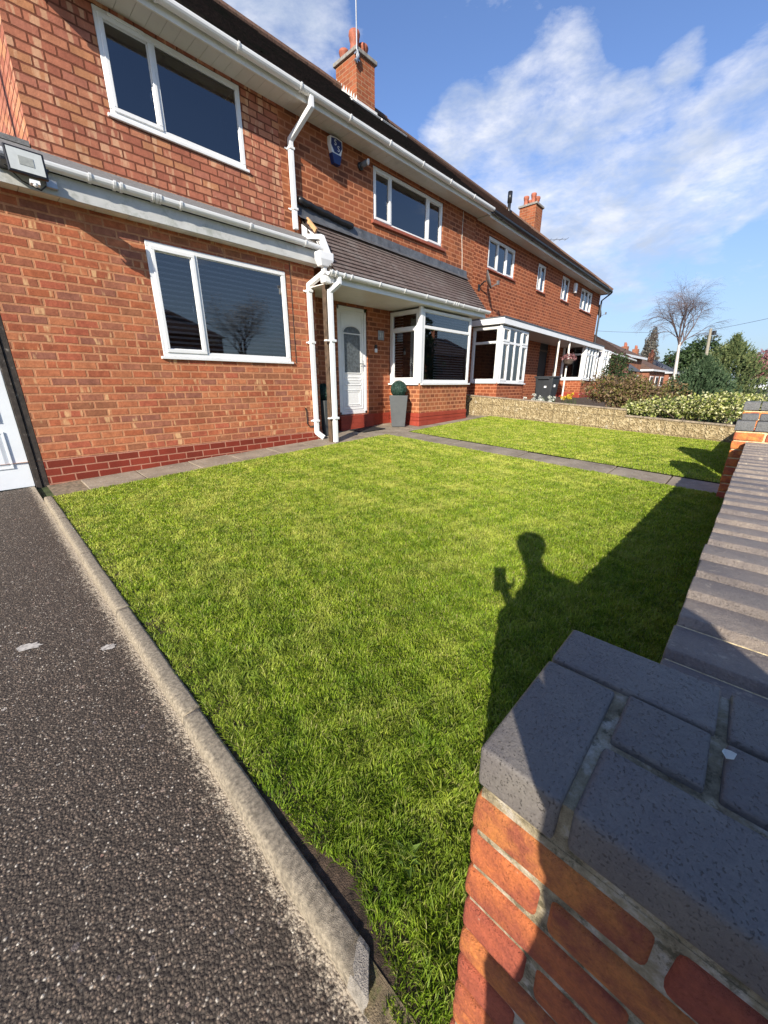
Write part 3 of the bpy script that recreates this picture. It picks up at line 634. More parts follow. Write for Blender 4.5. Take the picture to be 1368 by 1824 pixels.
# sill shadow gap, then the original house front
mw=MB(); facade(mw,'y',YM,4.04,9.5,-1.3,3.80,[(5.985,8.16,2.855,3.70),(5.02,5.80,-.60,1.36)],.09)
mw.build('wall',M['br_main'],house)['label']='original brown-red front wall'
window(house,'y',YM,5.985,8.16,2.855,3.70,[(0,.215,0,1,1),(.215,.765,0,1,0),(.765,1,0,1,1)],depth=.02,fw=.05,sill=False,handle=(6.37,3.25),label='wide upper window of three lights')
q=MB(); q.box(5.93,8.24,YM-.05,YM+.03,2.80,2.855); q.build('tile_sill',simple('red_tile_sill',(.32,.09,.05),.6,.15,14),house,bevel=.006)
# front door
dr=MB(); x0,x1,z0,z1=5.03,5.79,-.60,1.35; Yd=YM+.045
for b in ((x0,x0+.06,z0,z1),(x1-.06,x1,z0,z1),(x0,x1,z1-.06,z1),(x0,x1,z0,z0+.05)): dr.box(b[0],b[1],Yd-.012,Yd+.05,b[2],b[3])
do=dr.build('door_frame',M['upvc'],house,bevel=.004)
dr=MB(); a0,a1,c0,c1=x0+.062,x1-.062,z0+.052,z1-.062; dr.box(a0,a1,Yd,Yd+.045,c0,c1)
def mould(mb,A,B,Cc,D,Y,s=.014,h=.009): mb.box(A,B,Y-h,Y+.001,Cc,Cc+s); mb.box(A,B,Y-h,Y+.001,D-s,D); mb.box(A,A+s,Y-h,Y+.001,Cc+s,D-s); mb.box(B-s,B,Y-h,Y+.001,Cc+s,D-s)
cxd=(a0+a1)/2
for (A,B,Cc,D) in ((a0+.10,a1-.10,c0+.10,c0+.42),(a0+.14,a1-.14,c0+.13,c0+.39),(a0+.10,a1-.10,c0+.50,c0+.56),(a0+.10,a1-.10,c0+.59,c0+.66),(a0+.05,a1-.05,c0+.04,c1-.05)): mould(dr,A,B,Cc,D,Yd)
mould(dr,a0+.09,a1-.09,c0+.72,c0+1.45,Yd,.02,.012)
arc=[Vector((cxd+ (a1-a0-.18)/2*math.cos(t),Yd-.006,c0+1.45+.13*math.sin(t))) for t in lin(0,math.pi,12)]; dr.tube(arc,.012,6)
do2=dr.build('front_door',M['upvc'],house,bevel=.003,seg=1); do2['label']='white panelled front door with an arched obscure glass light'
g=MB(); n=12; w2=(a1-a0-.20)/2; poly=[(cxd-w2,c0+.74),(cxd+w2,c0+.74)]+[(cxd+w2*math.cos(t),c0+1.45+.115*math.sin(t)) for t in lin(0,math.pi,n)]
g.prism(poly,lambda x,z:(x,Yd-.004,z),lambda x,z:(x,Yd+.002,z)); g.build('glass_light',M['glass_frost'],None).parent=do2
q=MB(); q.box(a1-.055,a1-.03,Yd-.012,Yd,c0+.78,c0+.98); q.box(a1-.15,a1-.035,Yd-.05,Yd-.038,c0+.90,c0+.918); q.box(a1-.048,a1-.036,Yd-.05,Yd,c0+.90,c0+.918); q.build('handle',M['chrome'],None,bevel=.004).parent=do2
st=MB(); st.box(4.27,6.43,YM-.012,YM+.05,-1.3,-.62); st.build('plinth',M['plinth2'],house,bevel=.006)
st=MB(); st.box(4.95,5.86,YM-.10,YM-.013,-1.0,-.615); st.build('door_step',M['plinth2'],house,bevel=.006)
st=MB(); st.box(8.27,9.5,YM-.012,YM+.05,-1.3,-.62); st.build('plinth',M['plinth2'],house,bevel=.006)
# square bay
bw=MB(); facade(bw,'y',YB,6.45,8.24,-.60,-.01); facade(bw,'x',6.45,-YM,-YB,-.60,-.01); facade(bw,'x',8.24,-YM,-YB,-.60,-.01)
bw.build('bay_wall',M['br_bay'],house)
bp=MB()
for i,(zz0,zz1,o) in enumerate(((-1.2,-.755,.022),(-.753,-.685,.014),(-.683,-.60,.02))): bp.box(6.45-o,8.24+o,YB-o,YM-.014,zz0,zz1)
bp.build('plinth',M['plinth2'],house,bevel=.008)
window(house,'y',YB,6.50,8.26,-.01,1.37,[(0,1,0,.79,0),(0,1,.79,1,0)],depth=-.01,fw=.06,blinds=.052,room=True,label='front of the square bay window',handle=(8.15,.55))
window(house,'x',6.45,-YM+.01,-YB-.05,-.01,1.37,[(0,1,0,.79,1),(0,1,.79,1,0)],depth=-.01,fw=.075,blinds=.052,label='side of the square bay window')
window(house,'x',8.24,-YM+.01,-YB-.05,-.01,1.37,[(0,1,0,.79,0),(0,1,.79,1,0)],depth=-.02,fw=.06,room=False)
cp=MB(); cp.box(6.415,6.50,YB-.02,YB+.06,-.012,1.40); cp.build('corner_post',M['upvc'],house,bevel=.02,seg=3)
# porch roof
YG=4.93
tiled('porch_roof',(4.24,YG+.02,1.50),(8.62,YG+.02,1.52),(4.37,YM-.0,2.50),(9.22,YM-.0,2.44),13,M['tile_porch'],house,.02,jag=.003)
# underside, fascia, soffit of the porch
fa=MB(); fa.box(4.10,8.60,YG+.05,YG+.07,1.40,1.545); fa.build('fascia',M['upvc'],house,bevel=.003)
sf=MB(); sf.box(4.10,8.60,YG+.072,YM-.002,1.40,1.412); sf.build('soffit',M['upvc_old'],house)
vg=MB(); vg.add([(4.21,YG+.05,1.41),(4.24,YG+.05,1.41),(4.38,YM,2.37),(4.35,YM,2.37),(4.21,YG+.05,1.49),(4.24,YG+.05,1.49),(4.38,YM,2.485),(4.35,YM,2.485)],[(0,3,2,1),(4,5,6,7),(0,1,5,4),(1,2,6,5),(2,3,7,6),(3,0,4,7)])
vg.build('verge_board',M['timber'],house)  # dark timber colour stands in for the black shadow along this roof edge
vg=MB(); vg.add([(8.60,YG+.05,1.41),(8.62,YG+.05,1.43),(9.21,YM,2.43),(8.60,YM,1.41)],[(0,1,2,3)]); vg.build('verge_board',M['upvc'],house)
gutter(house,4.02,8.66,YG-.005,1.535,M['upvc'],.62,.05,extra=(4.06,4.14,4.30,7.2,7.27,7.35),off=.42)
sb=MB(); sb.box(3.98,4.11,YG+.03,YG+.14,1.38,1.48); sb.build('gutter_end_box',M['upvc'],house,bevel=.02)
dp=MB(); sqpipe(dp,[(4.22,YG-.0,1.49),(4.22,YG-.0,1.40),(4.13,YG+.11,1.29),(4.14,YG+.11,-.93)],.034)
dpo=dp.build('downpipe',M['upvc'],house,bevel=.010); dpo['label']='porch downpipe strapped to the timber post'
for z in (.62,-.55):
    q=MB(); q.box(4.09,4.19,YG+.06,YG+.16,z-.018,z+.018); q.box(4.02,4.10,YG+.10,YG+.16,z-.012,z+.012); o=q.build('clip',M['upvc'],None,bevel=.004); o.parent=dpo
ps=MB(); ps.box(4.10,4.19,YG+.17,YG+.26,-.96,1.40); ps.build('porch_post',M['post'],house,bevel=.006)
# lead flashing with folds, black rolled membrane
lf=MB()
x=4.25; i=0
while x<9.2:
    x1=min(x+.55,9.22); e=.003*(i%2); f=(x-4.25)/4.95; f1=(x1-4.25)/4.95
    lf.add([(x,YM-.012-e,2.655-.06*f),(x1,YM-.012-e,2.655-.06*f1),(x1,YM-.03-e,2.52-.06*f1),(x,YM-.03-e,2.52-.06*f),(x,YM-.13-e,2.44-.06*f),(x1,YM-.13-e,2.44-.06*f1)],[(0,1,2,3),(3,2,5,4)]); x=x1; i+=1
lf.build('lead_flashing',M['lead'],house)
rl=MB(); rn=random.Random(3); pts=[(4.28+.07*i,YM-.055+rn.uniform(-.008,.008),2.70-.006*i+rn.uniform(-.008,.008)) for i in range(17)]
rl.tube(pts,[.045+rn.uniform(-.008,.008) for _ in pts],8); rl.build('rolled_membrane',M['black'],house,smooth=True)
# wood offcut on the roof edge
q=MB(); q.obox((4.40,YM-.20,2.36),(.03,.30,.06),Matrix.Rotation(R(43),3,'X')); q.build('batten_end',M['rawwood'],house)
# main eaves: soffit boards, fascia, gutter
def eaves(parent,x0,x1,gm,sm,Ys=5.60,zs=3.775):
    s=MB(); x=x0
    while x<x1: s.box(x+.002,min(x+.148,x1),Ys+.015,YM+.001,zs,zs+.012); x+=.15
    s.box(x0,x1,Ys+.015,YM,zs+.013,zs+.03)
    s.build('soffit',sm,parent)
    f=MB(); f.box(x0,x1,Ys-.007,Ys+.014,zs-.03,zs+.13); f.build('fascia',M['upvc_old'],parent,bevel=.003)
    gutter(parent,x0,x1,Ys-.065,3.865,gm,.9,.055,off=.45)
eaves(house,1.0,9.55,M['upvc'],M['soffit'])
RY,RZ,EY,EZ=9.0,6.665,5.55,3.885
tiled('roof',(.98,EY,EZ),(9.50,EY,EZ),(.98,RY,RZ),(9.50,RY,RZ),30,M['tile_old'],house,.03,jag=.022)
q=MB(); q.quad((.98,RY,RZ),(9.5,RY,RZ),(9.5,12.4,EZ),(.98,12.4,EZ)); q.build('roof_back',M['tile_old'],house)
q=MB(); q.tube([(.98+.45*i,RY,RZ+.03+random.uniform(-.01,.01)) for i in range(20)],.10,8); q.build('ridge_tiles',M['tile_brown'],house)
q=MB(); q.add([(1.06,YM,3.75),(1.06,12.2,3.75),(1.06,RY,RZ-.05)],[(0,1,2)]); q.build('gable_wall',M['br_up'],house)
# side soil pipe of the extension
q=MB(); q.tube([(.80,6.5,2.3),(.80,6.5,3.9)],.055,12); q.build('soil_pipe',M['upvc'],house,smooth=True)
def chimney(parent,x0,x1,y0,y1,zb,zt,pots,bmat,label,flash=True):
    m=MB(); m.box(x0,x1,y0,y1,zb,zt-.08); o=m.build('chimney',bmat,parent,bevel=.006); o['label']=label
    q=MB(); q.box(x0-.05,x1+.05,y0-.05,y1+.05,zt-.08,zt); c=q.build('chimney_cap',M['concrete'],None,bevel=.015); c.parent=o
    for (px,py,h,r) in pots:
        q=MB(); q.lathe((px,py,zt-.01),[(r*1.05,0),(r*.92,.05),(r*.82,h*.55),(r*.95,h*.62),(r*1.05,h*.8),(r*1.12,h*.86),(r*1.02,h),(r*.8,h),(r*.75,h*.7)],14); c=q.build('chimney_pot',M['terracotta'],None,smooth=True); c.parent=o
    return o
ch=chimney(house,7.93,8.53,8.40,9.12,5.9,7.20,[(8.09,8.62,.42,.12),(8.36,8.64,.30,.13),(8.1,9.0,.26,.11)],M['br_chim'],'tall brick chimney with cracked white flashing and an aerial pole')
q=MB()
for i in range(9):
    y=8.38+i*.085; zr=EZ+.805*(y-EY); q.add([(7.925,y,zr-.02),(7.925,y+.085,zr+.05),(7.925,y+.085,zr+.13),(7.925,y+.02,zr+.20)],[(0,1,2,3)])
zr=EZ+.805*(8.38-EY); q.box(7.9,8.58,8.37,8.398,zr-.06,zr+.10)
c=q.build('flashing',M['white_mortar'],None); c.parent=ch
q=MB(); q.obox((7.95,8.05,EZ+.805*(8.05-EY)+.06),(1.05,.10,.03),Matrix.Rotation(R(38.8),3,'X')); q.obox((8.75,7.95,EZ+.805*(7.95-EY)+.07),(.9,.05,.03),Matrix.Rotation(R(38.8),3,'X')); c=q.build('loose_batten',M['white_mortar'],house)
# ================================================================== neighbours
WF=True
h2=thing('brick_house','brown-red neighbouring house with black gutter, white flat canopy and bay, behind the wheelie bin','house',(11.8,6.2,-.7))
h3=thing('brick_house','end house of the row with the red plinth, vertical blinds and three narrow upper windows','house',(17,6.2,-.6))
def wz(x): return .02*(x-8)
def nwin(parent,x0,x1,z0,z1,cells,**kw):
    k=wz((x0+x1)/2); return window(parent,'y',YM,x0,x1,z0+k,z1+k,cells,**kw)
X3=14.02; XE=19.7
wl=MB(); facade(wl,'y',YM,9.5,X3,-1.2,3.80,[(10.18,11.72,2.815+wz(11),3.565+wz(11)),(13.28,13.93,2.78+wz(13.6),3.55+wz(13.6))],.09); wl.build('wall',M['br_nbr'],h2)
wl=MB(); facade(wl,'y',YM,X3,XE,-1.2,3.80,[(15.33,16.10,2.79+wz(15.7),3.56+wz(15.7)),(17.36,18.75,2.72+wz(18),3.48+wz(18)),(14.12,15.02,-.6,1.48+wz(15))],.12)
facade(wl,'x',XE,-12,-YM,-1.2,3.8); wl.build('wall',M['br_nbr'],h3)
smt=bpy.data.materials['red_tile_sill']
K3=[(0,.36,0,1,1),(.36,.68,0,1,0),(.68,1,0,1,1)]; K2=[(0,.48,0,1,1),(.48,1,0,1,0)]
nwin(h2,10.18,11.72,2.815,3.565,K3,sillmat=smt,depth=.03,curtain=True); nwin(h2,13.28,13.93,2.78,3.55,K2,sillmat=smt,depth=.03,curtain=True)
nwin(h3,15.33,16.10,2.79,3.56,K2,sillmat=smt,depth=.03,curtain=True); nwin(h3,17.36,18.75,2.72,3.48,K3,sillmat=smt,depth=.03,curtain=True)
# doorway of the end house
q=MB(); q.box(14.14,15.0,YM+.08,YM+.12,-.6,1.35+wz(15)); q.build('front_door',simple('dark_brown_door',(.012,.007,.005),.7,.2,8),h3,bevel=.004)['label']='dark front door with a glazed top light'
q=MB(); q.box(14.12,15.02,YM+.06,YM+.09,1.05+wz(15),1.10+wz(15)); q.build('door_transom',M['post'],h3)
def nbay(parent,x0,x1,zs,zt,fr,zg,mat,Y0=YB,nv=4):
    k=wz((x0+x1)/2)
    b=MB(); facade(b,'y',Y0,x0,x1,zg,zs+k); facade(b,'x',x0,-YM,-Y0,zg,zs+k); facade(b,'x',x1,-YM,-Y0,zg,zs+k); b.build('bay_wall',mat,parent)
    cells=[]
    for i in range(nv):
        a,bb=i/nv,(i+1)/nv; op=(i in (0,nv-1)); cells+=[(a,bb,0,.74,op),(a,bb,.74,1,op)]
    window(parent,'y',Y0,x0+.04,x1,zs+k,zt+k,cells,depth=-.01,fw=.05,label='front lights of the bay window')
    window(parent,'x',x0,-YM+.01,-Y0-.04,zs+k,zt+k,[(0,1,0,.74,0),(0,1,.74,1,0)],depth=-.01,fw=.075,label='side light of the bay window')
    c=MB(); c.box(x0-.03,x0+.05,Y0-.02,Y0+.05,zs+k-.002,zt+k+.02); c.build('corner_post',M['upvc'],parent,bevel=.015)
nbay(h2,9.70,11.28,.0,1.36,1,-1.1,M['br_nbr'])
nbay(h3,16.27,17.85,.11,1.36,1,-1.1,M['br_nbr'])
nbay(h3,18.45,19.6,.11,1.30,1,-1.1,M['br_nbr'],nv=3)
pq=MB(); pq.box(16.24,18.0,YB-.02,YM,-1.1,-.36+wz(17)); pq.build('plinth',M['plinth2'],h3,bevel=.006)
pq=MB(); pq.box(15.06,16.2,YM-.02,YM,-1.1,-.36+wz(15)); pq.build('plinth',M['plinth2'],h3,bevel=.006)
def canopy(parent,x0,x1):
    cn=MB(); cn.box(x0,x1,YB-.10,YM-.003,1.40+.03,1.565); o=cn.build('canopy',M['upvc'],parent,bevel=.004)
    c=MB(); c.box(x0-.002,x1,YB-.115,YM-.004,1.567,1.60); c.build('canopy_felt',M['lead'],None).parent=o
canopy(h2,9.60,X3-.003); canopy(h3,X3+.003,18.1)
WF=False
for (xp,par) in ((13.50,h2),(14.44,h3)):
    q=MB(); q.tube([(xp,YB-.03,-.62),(xp,YB-.03,1.36)],.028,8); q.build('canopy_post',M['cream'],par)
q=MB(); sqpipe(q,[(15.35,YM-.12,1.3),(15.35,YM-.12,.5),(15.33,YM-.12,-.4)],.03); q.build('downpipe',M['steel'],h3,bevel=.006)
WF=True
eaves(h2,9.56,X3-.002,M['black'],M['soffit']); eaves(h3,X3,19.62,M['black'],M['soffit'])
XR=16.4
tiled('roof',(9.50,EY,EZ),(X3,EY,EZ),(9.50,RY,RZ),(X3,RY,RZ),30,M['tile_brown'],h2,.03,jag=.02)
tiled('roof',(X3,EY,EZ),(19.72,EY,EZ),(X3,RY,RZ),(XR,RY,RZ),30,M['tile_brown'],h3,.03,jag=.02)
q=MB(); q.add([(19.72,EY,EZ),(19.72,12.4,EZ),(XR,RY,RZ)],[(0,1,2)]); q.quad((9.5,RY,RZ),(XR,RY,RZ),(19.72,12.4,EZ),(9.5,12.4,EZ)); q.box(19.6,19.7,EY+.05,12.3,EZ-.12,EZ); q.build('roof_back',M['tile_brown'],h3)
q=MB(); q.tube([Vector((19.75,EY,EZ+.02)).lerp(Vector((XR,RY,RZ+.03)),i/12)+Vector((0,0,random.uniform(-.01,.01))) for i in range(13)],.075,8); q.tube([(9.5+(XR-9.5)*i/15,RY,RZ+.03) for i in range(16)],.09,8); q.build('ridge_tiles',M['tile_brown'],h3)
chimney(h3,17.65,18.30,8.30,9.00,5.3,7.10,[(17.78,8.5,.36,.10),(17.80,8.82,.34,.10),(18.12,8.5,.34,.11),(18.14,8.8,.3,.10)],M['br_chim'],'square brick chimney with four plain pots')
q=MB(); q.tube([(16.0,8.6,6.0),(16.0,8.6,6.75)],.06,10); q.tube([(16.0,8.6,6.65),(16.0,8.6,7.0)],.085,10); q.build('flue_pipe',M['black'],h3,smooth=True)
q=MB(); q.tube([(19.66,EY-.05,3.85),(19.66,EY+.0,3.78),(19.68,YM-.08,3.55),(19.68,YM-.08,-.6)],.035,8); q.build('downpipe',M['black'],h3)
WF=False
# lean-to roof wing past the end of the row
q=thing('brick_outbuilding','low brown tiled garage wing beyond the end of the row, beside the last bay window','outbuilding',(23,7,-.9))
tiled('roof',(20.2,6.0,1.55),(28.2,6.0,1.30),(20.2,8.6,3.4),(25.2,8.6,3.2),18,M['tile_brown'],q,.03)
w=MB(); w.box(20.3,27.9,6.2,8.6,-1.2,1.5); w.build('wall',M['br_far'],q)
gg=MB(); gg.tube([(20.2,5.95,1.50),(28.2,5.95,1.25)],.05,8); gg.build('gutter',M['upvc_old'],q)
# ------------------------------------------------------------------ fittings on the house fronts
def text_mesh(name,s,size,mat,M4,parent,ext=.001,center=True):
    cu=bpy.data.curves.new(name,'FONT'); cu.body=s; cu.size=size; cu.extrude=ext
    if center: cu.align_x='CENTER'; cu.align_y='CENTER'
    to=bpy.data.objects.new(name+'_tmp',cu); C.objects.link(to)
    dg=bpy.context.evaluated_depsgraph_get(); me=bpy.data.meshes.new_from_object(to.evaluated_get(dg)); bpy.data.objects.remove(to)
    me.transform(M4); me.materials.clear(); me.materials.append(mat); o=bpy.data.objects.new(name,me); C.objects.link(o)
    if parent: o.parent=parent; o.matrix_parent_inverse=Matrix.Translation(-Vector(parent.location))
    return o
def facing(x,y,z): return Matrix.Translation((x,y,z))@Matrix.Rotation(R(90),4,'X')
ax,az=5.08,3.57
al=thing('alarm_box','blue and white burglar alarm box marked SS, under the white soffit','alarm box',(ax,YM,az))
def shield(w,t,b,e=0): return [(-w*.5+e,t-e),(0,t-e+.012),(w*.5-e,t-e),(w*.5-e*.6,t*.3),(w*.22-e*.4,b+e),(-w*.22+e*.4,b+e),(-w*.5+e*.6,t*.3)]
q=MB(); q.prism(shield(.25,.155,-.17),lambda x,z:(ax+x,YM-.07,az+z),lambda x,z:(ax+x*1.05,YM,az+z)); q.build('casing',M['white'],al,bevel=.006)
q=MB(); q.prism(shield(.25,.155,-.06,.022),lambda x,z:(ax+x,YM-.076,az+z),lambda x,z:(ax+x,YM-.069,az+z)); q.build('front_panel',M['navy'],al)
q=MB(); q.prism([(-.10,-.055),(.10,-.055),(.062,-.185),(-.062,-.185)],lambda x,z:(ax+x,YM-.078,az+z),lambda x,z:(ax+x*1.1,YM-.001,az+z)); q.build('strobe_cover',M['navy'],al,bevel=.004)
text_mesh('lettering','S',.105,M['white'],facing(ax-.028,YM-.079,az+.085),al); text_mesh('lettering','S',.105,M['white'],facing(ax+.035,YM-.079,az+.02),al)
cc=thing('security_camera','small white dome security camera with bracket beside the alarm box','security camera',(5.66,YM,3.56))
q=MB(); q.lathe((5.66,YM,3.56),[(.06,0),(.06,.03),(.035,.045)],16,(0,-1,0)); q.build('base',M['black'],cc,smooth=False)
q=MB(); q.tube([(5.66,YM-.04,3.56),(5.67,YM-.07,3.57),(5.71,YM-.14,3.60)],[.04,.042,.042],12); q.build('camera_body',M['dish'],cc,smooth=True)
q=MB(); q.lathe((5.71,YM-.14,3.60),[(.044,0),(.044,.02),(.02,.022)],12,(.4,-.75,-.2)); q.build('lens_hood',M['white'],cc)
def dish(x,z,Y,s,label,group='satellite dishes on the front walls'):
    d=thing('satellite_dish',label,'satellite dish',(x,Y,z),group)
    q=MB(); n=20; vs=[]; fs=[]; ax3=Vector((.50,-.85,.32)).normalized(); a=ax3.cross(Vector((0,0,1))).normalized(); b=a.cross(ax3)
    c=Vector((x,Y-.22,z)); rings=5
    for i in range(rings+1):
        rr=s*i/rings
        for j in range(n): t=2*math.pi*j/n; vs.append(c+a*(rr*math.cos(t))+b*(rr*1.08*math.sin(t))+ax3*(.30*rr*rr/s))
    for i in range(rings):
        for j in range(n): fs.append((i*n+j,i*n+(j+1)%n,(i+1)*n+(j+1)%n,(i+1)*n+j))
    q.add(vs,fs); o=q.build('reflector',M['dish'],d,smooth=True); sm=o.modifiers.new('thick','SOLIDIFY'); sm.thickness=.012
    q=MB(); q.tube([c-b*s*.9,c-b*s*.75+ax3*s*1.1],.010,6); q.obox(c-b*s*.7+ax3*s*1.15,(.06,.05,.09),Matrix.Identity(3)); q.build('feed_arm',M['dish'],d)
    q=MB(); q.tube([c-ax3*.02,c-ax3*.08,(x-.02,Y-.02,z-.12)],.018,8); q.box(x-.06,x+.02,Y-.015,Y,z-.2,z-.06); q.build('bracket',M['black'],d)
    return d
dish(9.85,2.47,YM,.21,'dark satellite dish on the brick wall above the end of the porch roof')
dish(19.9,3.05-.1,YM+.3,.26,'satellite dish standing off the far corner of the row')
q=MB(); q.prism([(-.10,.16),(.10,.16),(.10,-.04),(.06,-.16),(-.06,-.16),(-.10,-.04)],lambda x,z:(16.55+x,YM-.08,3.33+z),lambda x,z:(16.55+x,YM,3.33+z)); o=q.build('alarm_box',M['white'],bevel=.01); tag(o,'plain white alarm box between two upper windows of the end house','alarm box')
nb=thing('house_number','small grey house number plaque beside the front door','number plaque',(6.17,YM,.92))
q=MB(); q.box(6.085,6.255,YM-.02,YM,.83,1.01); q.build('plate',M['steel'],nb,bevel=.01)
text_mesh('digits','31',.12,M['ivory'],facing(6.17,YM-.0225,.92),nb)
bl=thing('doorbell','small black and white video doorbell below the number plaque','doorbell',(6.02,YM,.66))
q=MB(); q.box(5.99,6.05,YM-.025,YM,.665,.735); q.build('camera_part',M['black'],bl,bevel=.006)
q=MB(); q.box(5.99,6.05,YM-.025,YM,.59,.663); q.build('button_plate',M['white'],bl,bevel=.006)
# floodlight under the extension gutter
fx,fz,fy=.85,1.83,YL-.42
fl=thing('floodlight','black framed floodlight with a sensor under the extension gutter','floodlight',(fx,fy,fz))
Mr=Matrix.Rotation(R(-6),3,'X')
q=MB(); q.obox((fx,fy,fz),(.27,.035,.20),Mr); q.build('casing',M['black'],fl,bevel=.008)
q=MB(); q.obox((fx,fy-.0185,fz+.002),(.235,.006,.165),Mr); q.build('lens',M['lamp_lens'],fl)
q=MB(); q.obox((fx,fy-.0225,fz+.002),(.10,.004,.065),Mr); q.build('led_panel',simple('led_panel',(.35,.36,.33),.3,.1,30),fl)
q=MB(); q.obox((fx+.03,fy+.01,fz-.135),(.07,.05,.03),Mr); q.lathe((fx+.03,fy+.0,fz-.14),[(.022,0),(.018,-.02),(.004,-.03)],12); q.build('motion_sensor',M['white'],fl)
q=MB(); q.box(fx+.15,fx+.24,YL-.20,YL-.162,fz-.07,fz+.0); q.build('junction_box',M['steel'],fl,bevel=.006)
q=MB(); q.tube([(fx+.15,YL-.18,fz-.06),(fx+.08,fy+.10,fz-.15),(fx-.05,fy+.05,fz-.13),(fx-.15,fy+.02,fz-.05)],.006,6); q.box(fx-.16,fx+.16,fy+.03,YL-.162,fz-.01,fz+.01); q.build('cable',M['black'],fl)
# cables on the wall
q=MB(); q.tube([(3.92,YL-.01,-.40),(3.94,YL-.012,-.46),(3.94,YL-.012,-.66),(3.99,YL-.012,-.72),(4.2,YL-.012,-.70)],.009,6); q.build('cable',M['black'],house)
q=MB(); q.tube([(3.80,YL-.008,1.72),(3.80,YL-.006,.9),(3.80,YL-.008,.30)],.004,5); q.build('cable',M['black'],house)
q=MB(); q.tube([(8.93,YM-.008,3.75),(8.92,YM-.008,3.2),(8.97,YM-.008,2.9),(9.0,YM-.008,2.6)],.005,5); q.build('cable',M['cream'],house)
# aerials
ta=thing('aerial_pole','thin steel aerial mast clamped to the corner of the near chimney','aerial',(7.90,8.36,6.95))
q=MB(); q.tube([(7.90,8.34,6.88),(7.895,8.335,8.0),(7.86,8.32,9.6)],.016,8); q.build('mast',M['steel'],ta)
q=MB(); q.box(7.87,7.98,8.33,8.40,6.93,6.96); q.box(7.87,7.98,8.33,8.40,7.04,7.07); q.tube([(7.85,8.34,6.9),(7.93,8.33,7.0),(7.9,8.33,7.1)],.03,6); q.build('clamp',M['steel'],ta)
ta=thing('television_aerial','spindly television aerial beside the far square chimney','aerial',(19.0,8.6,5.6))
q=MB(); q.tube([(19.1,8.8,5.2),(19.1,8.8,6.0)],.018,6); q.build('mast',M['steel'],ta)
q=MB(); q.tube([(18.8,9.1,5.95),(20.2,7.9,6.1)],.012,5)
for i in range(8):
    c=Vector((18.8,9.1,5.95)).lerp(Vector((20.2,7.9,6.1)),i/7+.0); q.tube([c+Vector((-.12,-.14,0)),c+Vector((.12,.14,0))],.008,4)
q.build('boom',M['steel'],ta)
# ------------------------------------------------------------------ porch things
def planter(x,y,rot,label):
    z=H(x,y)+.012; t=thing('planter',label,'planter',(x,y,z),'grey planters with ball topiary by the front door')
    q=MB(); c,s=math.cos(rot),math.sin(rot)
    def ringq(h,zz): return [(x+c*a-s*b,y+s*a+c*b,z+zz) for a,b in ((-h,-h),(h,-h),(h,h),(-h,h))]
    vs=ringq(.135,0)+ringq(.185,.62)+ringq(.170,.62)+ringq(.165,.56); fs=[(3,2,1,0)]
    for k in range(3):
        for j in range(4): fs.append((k*4+j,k*4+(j+1)%4,(k+1)*4+(j+1)%4,(k+1)*4+j))
    fs.append((12,13,14,15)); q.add(vs,fs); q.build('pot',M['planter'],t,bevel=.006)
    rg=np.random.default_rng(5); N=5200; u=rg.normal(size=(N,3)); u/=np.linalg.norm(u,axis=1)[:,None]; rad=.165*(rg.uniform(.86,1.03,N))
    P=u*rad[:,None]+np.array([x,y,z+.62+.12]); a=rg.normal(size=(N,3)); a/=np.linalg.norm(a,axis=1)[:,None]; b=np.cross(u,a); L=.012
    V=np.stack([P-a*L,P+b*L*.6,P+a*L,P-b*L*.6],1); np_mesh('topiary_ball',V.reshape(-1,3),[(np.arange(N)*4)[:,None]+np.array([[0,1,2,3]])],M['topleaf'],t)
    q=MB(); q.lathe((x,y,z+.56),[(.03,0),(.10,.05),(.145,.12),(.155,.18),(.14,.25),(.09,.31),(.02,.335)],16); q.build('ball_core',simple('topiary_core',(.012,.025,.018),.9,.1,30),t,smooth=True)
M['topleaf']=leafmat('topiary_leaf',[(.015,.045,.032),(.03,.075,.055),(.06,.12,.09)],.1)
planter(6.15,5.42,R(40),'grey planter with a clipped ball, in the sun between door and bay window')
planter(4.47,5.74,R(8),'black looking planter with a clipped ball, in shade behind the porch post')
q=MB(); q.box(5.08,5.68,5.35,5.78,0,.014); q.xf(lambda x,y,z:(x,y,H(x,y)+.016+z)); o=q.build('doormat',M['mat'],bevel=.004); tag(o,'black rubber doormat on the slabs before the front step','doormat')
# ------------------------------------------------------------------ neighbour's garden things
bn=thing('wheelie_bin','dark grey wheelie bin behind the low stone wall','wheelie bin',(12.45,4.9,-.62))
x0,x1,y0,y1=12.17,12.72,4.62,5.16
q=MB(); q.add([(x0+.06,y0+.06,-.62),(x1-.06,y0+.06,-.62),(x1-.06,y1-.06,-.62),(x0+.06,y1-.06,-.62),(x0,y0,.14),(x1,y0,.14),(x1,y1,.14),(x0,y1,.14)],[(0,3,2,1),(4,5,6,7),(0,1,5,4),(1,2,6,5),(2,3,7,6),(3,0,4,7)]); q.build('bin_body',M['binplastic'],bn,bevel=.02)
q=MB(); q.box(x0-.03,x1+.03,y0-.03,y1+.03,.142,.19); q.box(x0-.05,x0-.02,y0+.1,y1-.1,.10,.15); q.build('lid',M['binplastic'],bn,bevel=.015)
q=MB(); q.box(x0+.18,x0+.25,y0-.001-.004,y0+.02,-.12,-.05); q.box(x0-.001-.006+.025,x0+.03,y0+.18,y0+.25,-.14,-.07); q.build('sticker',M['white'],bn)
for sx in (x0+.08,x1-.08):
    q=MB(); q.lathe((sx-.02,y1-.03,-.54),[(.09,0),(.09,.04)],14,(1,0,0)); q.build('wheel',M['black'],bn)
hb=thing('hanging_basket','hanging basket of dried brown flowers on the striped canopy post','hanging basket',(14.36,5.02,.72))
